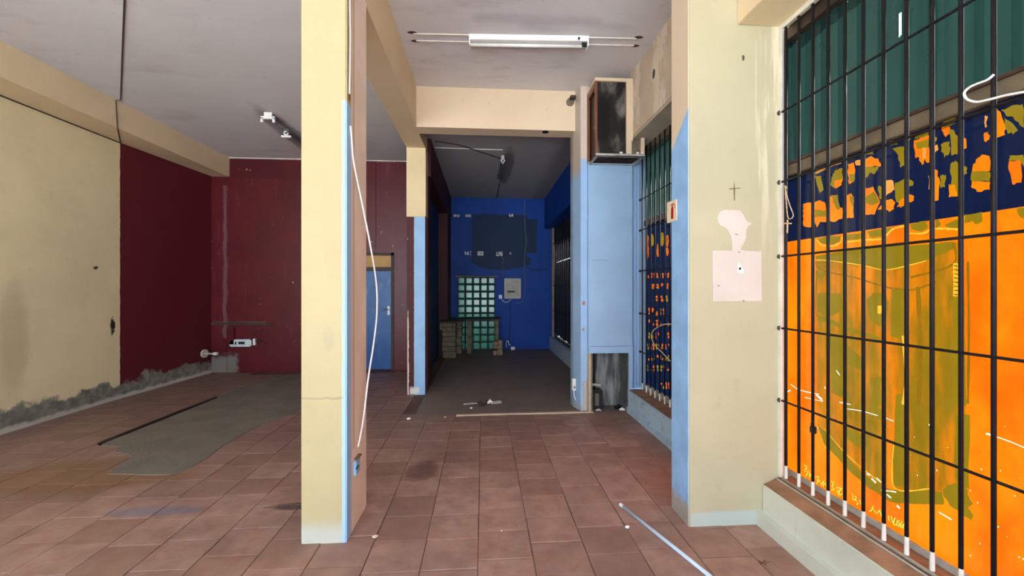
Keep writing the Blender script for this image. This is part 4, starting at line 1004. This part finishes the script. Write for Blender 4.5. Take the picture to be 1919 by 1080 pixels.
# ------------------------------------------------------------------ left bay back wall fittings
db = thing('distribution_box', tuple(WY(7.68, 453, 643)), 'white oblong fuse box cover with black slots on the maroon wall', 'fuse box')
a, b_ = WY(7.66, 431, 650), WY(7.66, 472, 636)
box((a.x, 7.62, a.z), (b_.x, 7.68, b_.z)).build('cover', simple('fuse_cover', (214, 224, 226), .4), db, .02)
a, b_ = WY(7.62, 447, 645.5), WY(7.62, 458.5, 640.5); box((a.x, 7.612, a.z), (b_.x, 7.622, b_.z)).build('slot', M['black'], db)
a, b_ = WY(7.62, 440.5, 646), WY(7.62, 443, 640.5); box((a.x, 7.612, a.z), (b_.x, 7.622, b_.z)).build('slot', M['black'], db)
a, b_ = WY(7.66, 475, 647), WY(7.66, 479, 635); box((a.x, 7.64, a.z), (b_.x, 7.68, b_.z)).build('side_clip', M['plaster'], db)
MB().tube([WY(7.66, 479, 640), WY(7.655, 486, 637), WY(7.66, 489, 641)], .012, 6).build('wire_tail', M['frame_dark'], db)
tag(MB().tube([WY(7.655, 372, 610), WY(7.655, 400, 607), WY(7.655, 440, 606), WY(7.655, 475, 608), WY(7.655, 513, 608)], .014, 8).build('wall_pipe', M['cablepaint'], smooth=True), 'thin dusty pipe running level on the maroon wall above the fuse box', 'pipe')
p = WX(-4.79, 388, 661)
tp = thing('tap', (-4.80, 7.3, .62), 'metal tap stub near the corner on the dark red wall', 'tap')
q = WY(7.45, 388, 663)
MB().tube([(q.x - .04, 7.45, q.z), (q.x + .10, 7.43, q.z), (q.x + .17, 7.42, q.z)], .016, 8).build('spout', M['metal'], tp)
MB().tube([(q.x + .13, 7.42, q.z), (q.x + .19, 7.415, q.z + .003)], .026, 8).build('valve', M['white'], tp)
MB().tube([(q.x - .06, 7.46, q.z), (q.x - .03, 7.455, q.z)], .07, 12).build('escutcheon', M['concrete'], tp)

# ------------------------------------------------------------------ back room fittings
YB = 10.1
a, b_ = WY(10.02, 945, 560), WY(10.02, 976, 522)
mbx = thing('meter_box', (a.x + .2, YB, a.z), 'off-white electricity meter box on the blue back wall', 'meter box')
box((a.x, 9.98, a.z), (b_.x, YB, b_.z)).build('case', M['box'], mbx, .008)
box((a.x + .03, 9.97, a.z + .06), (b_.x - .05, 9.985, b_.z - .04)).build('door_plate', simple('box_door', (184, 178, 164), .5), mbx, .004)
p = WY(9.97, 957, 547); box((p.x - .08, 9.96, p.z - .02), (p.x + .10, 9.972, p.z + .025)).build('slot', M['black'], mbx)
p = WY(9.97, 954, 527); MB().tube([(p.x - .03, 9.965, p.z + .03), (p.x, 9.96, p.z - .02), (p.x + .03, 9.965, p.z + .03)], .014, 6).build('seal', M['plaster'], mbx)
p = WY(9.98, 938, 557); box((p.x - .04, 10.02, p.z - .04), (p.x + .04, YB, p.z + .05)).build('plug', M['white'], mbx, .006)
P = smoothpath([WY(10.05, *q) for q in ((940, 561), (945, 566), (952, 566), (957, 561))], 5); MB().tube(P, .009, 6).build('plug_wire', M['whitecable'], mbx)
for P, nm, lb_, mt, r in (([(983,375),(983,400),(984,430),(986,452),(984,475),(983,500),(984,530),(983,552),(977,567),(967,568)], 'wall_cable', 'grey cable trailing down the dark square of the blue back wall', 'greycable', .010),
                 ([(942,482),(942,500),(942,521)], 'wall_cable', 'short grey cable straight above the meter box', 'greycable', .008),
                 ([(956,562),(956,600),(955,638)], 'wall_cable', 'dark cable straight below the meter box', 'black', .007),
                 ([(986,500),(998,506),(1012,507),(1026,503)], 'wall_cable', 'black cable sagging right of the meter box on the blue wall', 'black', .007)):
    tag(MB().tube(smoothpath([WY(10.085, *q) for q in P], 5), r, 6).build(nm, M[mt], smooth=True), lb_, 'cable')
fs = thing('floor_plug', tuple(WY(10.0, 957, 652)), 'white plug and bent wire on the floor below the meter box', 'plug')
p = WY(10.0, 961, 648); box((p.x - .05, 9.97, 0.0), (p.x + .05, 10.06, .07)).build('plug_body', M['white'], fs, .008)
P = smoothpath([WY(9.98, *q) for q in ((949, 651), (949, 642), (952, 639), (954, 646), (957, 647))], 5); MB().tube(P, .011, 6).build('plug_wire', M['whitecable'], fs)
a, b_ = FL(997, 654), FL(1018, 654)
tag(box((a.x, a.y, 0), (b_.x, a.y + .03, .02)).build('white_strip', M['white']), 'short white strip on the floor against the blue back wall', 'strip')
# broken air bricks; white grid colour stands in for daylight through their holes
def vent(x0, x1, y0, y1, holes, label):
    a, b_ = WY(10.1, x0, y1), WY(10.1, x1, y0); t = thing('air_brick', ((a.x + b_.x)/2, YB, a.z), label, 'air brick', 'air bricks in the blue back wall')
    mb = MB(); nx = 6; nz = 3; dx = (b_.x - a.x) / nx; dz = (b_.z - a.z) / nz
    for i in range(nx):
        for k in range(nz):
            if random.random() < holes: continue
            mb.box((a.x + i * dx, 10.085, a.z + k * dz), (a.x + (i + .86) * dx, 10.10, a.z + (k + .84) * dz))
    mb.build('grid', M['plaster'], t)
random.seed(5)
vent(850, 862, 402, 407, .12, 'bright broken air brick, top row, first from the left in the blue back wall')
vent(872, 883, 402, 407, .0, 'whole pale air brick, top row, second from the left in the blue back wall')
vent(954, 962, 401, 407, .3, 'broken air brick at the top right of the dark square on the blue wall')
vent(871, 883, 471, 478, .3, 'broken air brick, lower row, first from the left in the blue back wall')
vent(895, 906, 471, 479, .05, 'brightest white air brick, lower row, second from the left')
vent(930, 942, 472, 480, .15, 'grey chipped air brick, lower row, above the meter box cable')
vent(955, 958, 473, 477, .0, 'tiny bright chip of an air brick, lower row, far right')
# counter
ct = thing('counter', (-.3, 9.5, 0), 'dark slab counter on bare block piers before the glass block window', 'counter')
box((-.92, 8.84, .755), (-.42, 9.16, .79)).build('slab', M['slab'], ct)
box((-.765, 9.35, .755), (.41, 10.02, .79)).build('slab', M['slab'], ct)
def pier(x0, x1, y0, y1, hs, jut):
    z = 0
    for k, h in enumerate(hs):
        j = random.uniform(-jut, jut)
        box((x0 + j, y0 + abs(j), z + .003), (x1 + j * .5, y1, z + h - .006)).build('block', M['block'], ct, .008); z += h
pier(-.86, -.58, 8.88, 9.15, [.14, .11, .10, .11, .10, .10, .09], .012)
box((-.91, 8.86, .60), (-.865, 9.15, .752)).build('block', M['block'], ct, .008)
a, b_ = FL(851, 660), FL(860, 660)
pier(-.60, -.48, 9.45, 9.9, [.19, .19, .19, .18], .008)
pier(-.36, -.26, 9.42, 9.9, [.38, .37], .004)
box((.28, 9.55, 0), (.36, 9.9, .752)).build('support', M['block'], ct)
# brick stack
k = 0
labs = ['bottom left tan brick of the little stack by the counter', 'bottom right tan brick of the little stack by the counter',
        'middle tan brick of the little stack by the counter, laid across', 'upper left tan brick of the stack by the counter', 'topmost tan brick of the little stack by the counter']
for (x0, x1, z0, z1), lb_ in zip(((.245, .335, 0, .10), (.345, .455, 0, .135), (.25, .45, .14, .215), (.255, .345, .22, .30), (.355, .45, .22, .335)), labs):
    dx = -.02
    o = box((x0 + dx, 9.20 - .0, z0 + .002 + (.036 if z0 == 0 and x0 < .3 else 0) * 0), (x1 + dx, 9.42, z1)).build('brick', M['brick'], None, .006)
    tag(o, lb_, 'brick', 'tan bricks stacked by the counter')

# ------------------------------------------------------------------ loose things on the floor
a, b_ = FL(1163, 946, .012), FL(1345, 1092, .012)
t = thing('floor_pipe', tuple((a + b_) / 2), 'pale grey plastic pipe lying on the tiles before the right pier', 'pipe')
MB().tube([a, b_], .011, 12).build('pipe_body', M['pipe'], t, smooth=True)
d = (b_ - a).normalized(); MB().tube([a - d * .002, a + d * .03], .0122, 12).build('pipe_end', M['white'], t)
ps = [FL(855, 781), FL(940, 778.5), FL(1030, 776.5), FL(1112, 774.5)]
mb = MB(); pts = [p + Vector((0, 0, .001)) for p in ps] + [p + Vector((0, .045, .001)) for p in reversed(ps)]
mb.prism(pts, (0, 0, .014)); tag(mb.build('floor_batten', M['woodpale'], None, .002), 'pale worn batten lying across the threshold of the back room', 'batten')
db_ = thing('metal_scrap', tuple(FL(905, 757)), 'tangle of twisted metal scrap on the back room floor', 'scrap')
P = [FL(869, 758, .01), FL(880, 757, .02), FL(893, 756, .03), FL(895, 758, .005)]
MB().tube(P, .009, 6).build('strap', M['metal'], db_)
P = [FL(897, 755, .02), FL(903, 753, .05), FL(912, 753, .05), FL(908, 758, .01), FL(899, 758, .02), FL(903, 760, .01)]
MB().tube(P, .015, 6).build('coil', M['frame_dark'], db_)
p = FL(914, 756, .02); MB().tube([p, p + Vector((.03, 0, .03)), p + Vector((.06, 0, .01))], [.012, .024, .01], 8).build('white_lump', M['plaster'], db_)
P = [FL(920, 757, .01), FL(940, 755, .03), FL(939, 752, .03), FL(921, 754, .02)]
MB().tube(P, .008, 6).build('bent_frame', M['metal'], db_)
def crumb(px, py, r, mat, label, cat='debris', name='crumb'):
    p = FL(px, py, r * .6); mb = MB(); mb.tube([p - Vector((r, 0, 0)), p, p + Vector((r, r * .5, 0))], [r * .4, r * .8, r * .3], 5); tag(mb.build(name, M[mat]), label, cat)
crumb(883, 765, .014, 'plaster', 'tiny white crumb in front of the metal scrap')
crumb(1176, 988, .014, 'whitecable', 'small white paper scrap beside the grey pipe', name='paper_scrap')
crumb(940, 995, .005, 'plaster', 'tiny white crumb in the middle of the near tiles')
crumb(703, 1006, .016, 'woodpale', 'pale chip on the tiles right of the left pier', name='chip')
crumb(766, 785, .02, 'plaster', 'small curled white scrap by the opening column', name='paper_scrap')
crumb(834, 782, .012, 'woodpale', 'small pale chip left of the batten', name='chip')
crumb(693, 685, .02, 'plaster', 'white speck on the floor before the blue door')
mb = MB(); p = FL(1432, 1056, .006)
for a0 in (0, .9, 2.2, 3.3, 4.4):
    mb.prism([p, p + Vector((math.cos(a0) * .03, math.sin(a0) * .02, .004)), p + Vector((math.cos(a0 + .35) * .035, math.sin(a0 + .35) * .022, .001))], (0, 0, .002))
tag(mb.build('dry_leaf', M['leaf']), 'brown dry leaf on the tiles below the grey sill', 'leaf')
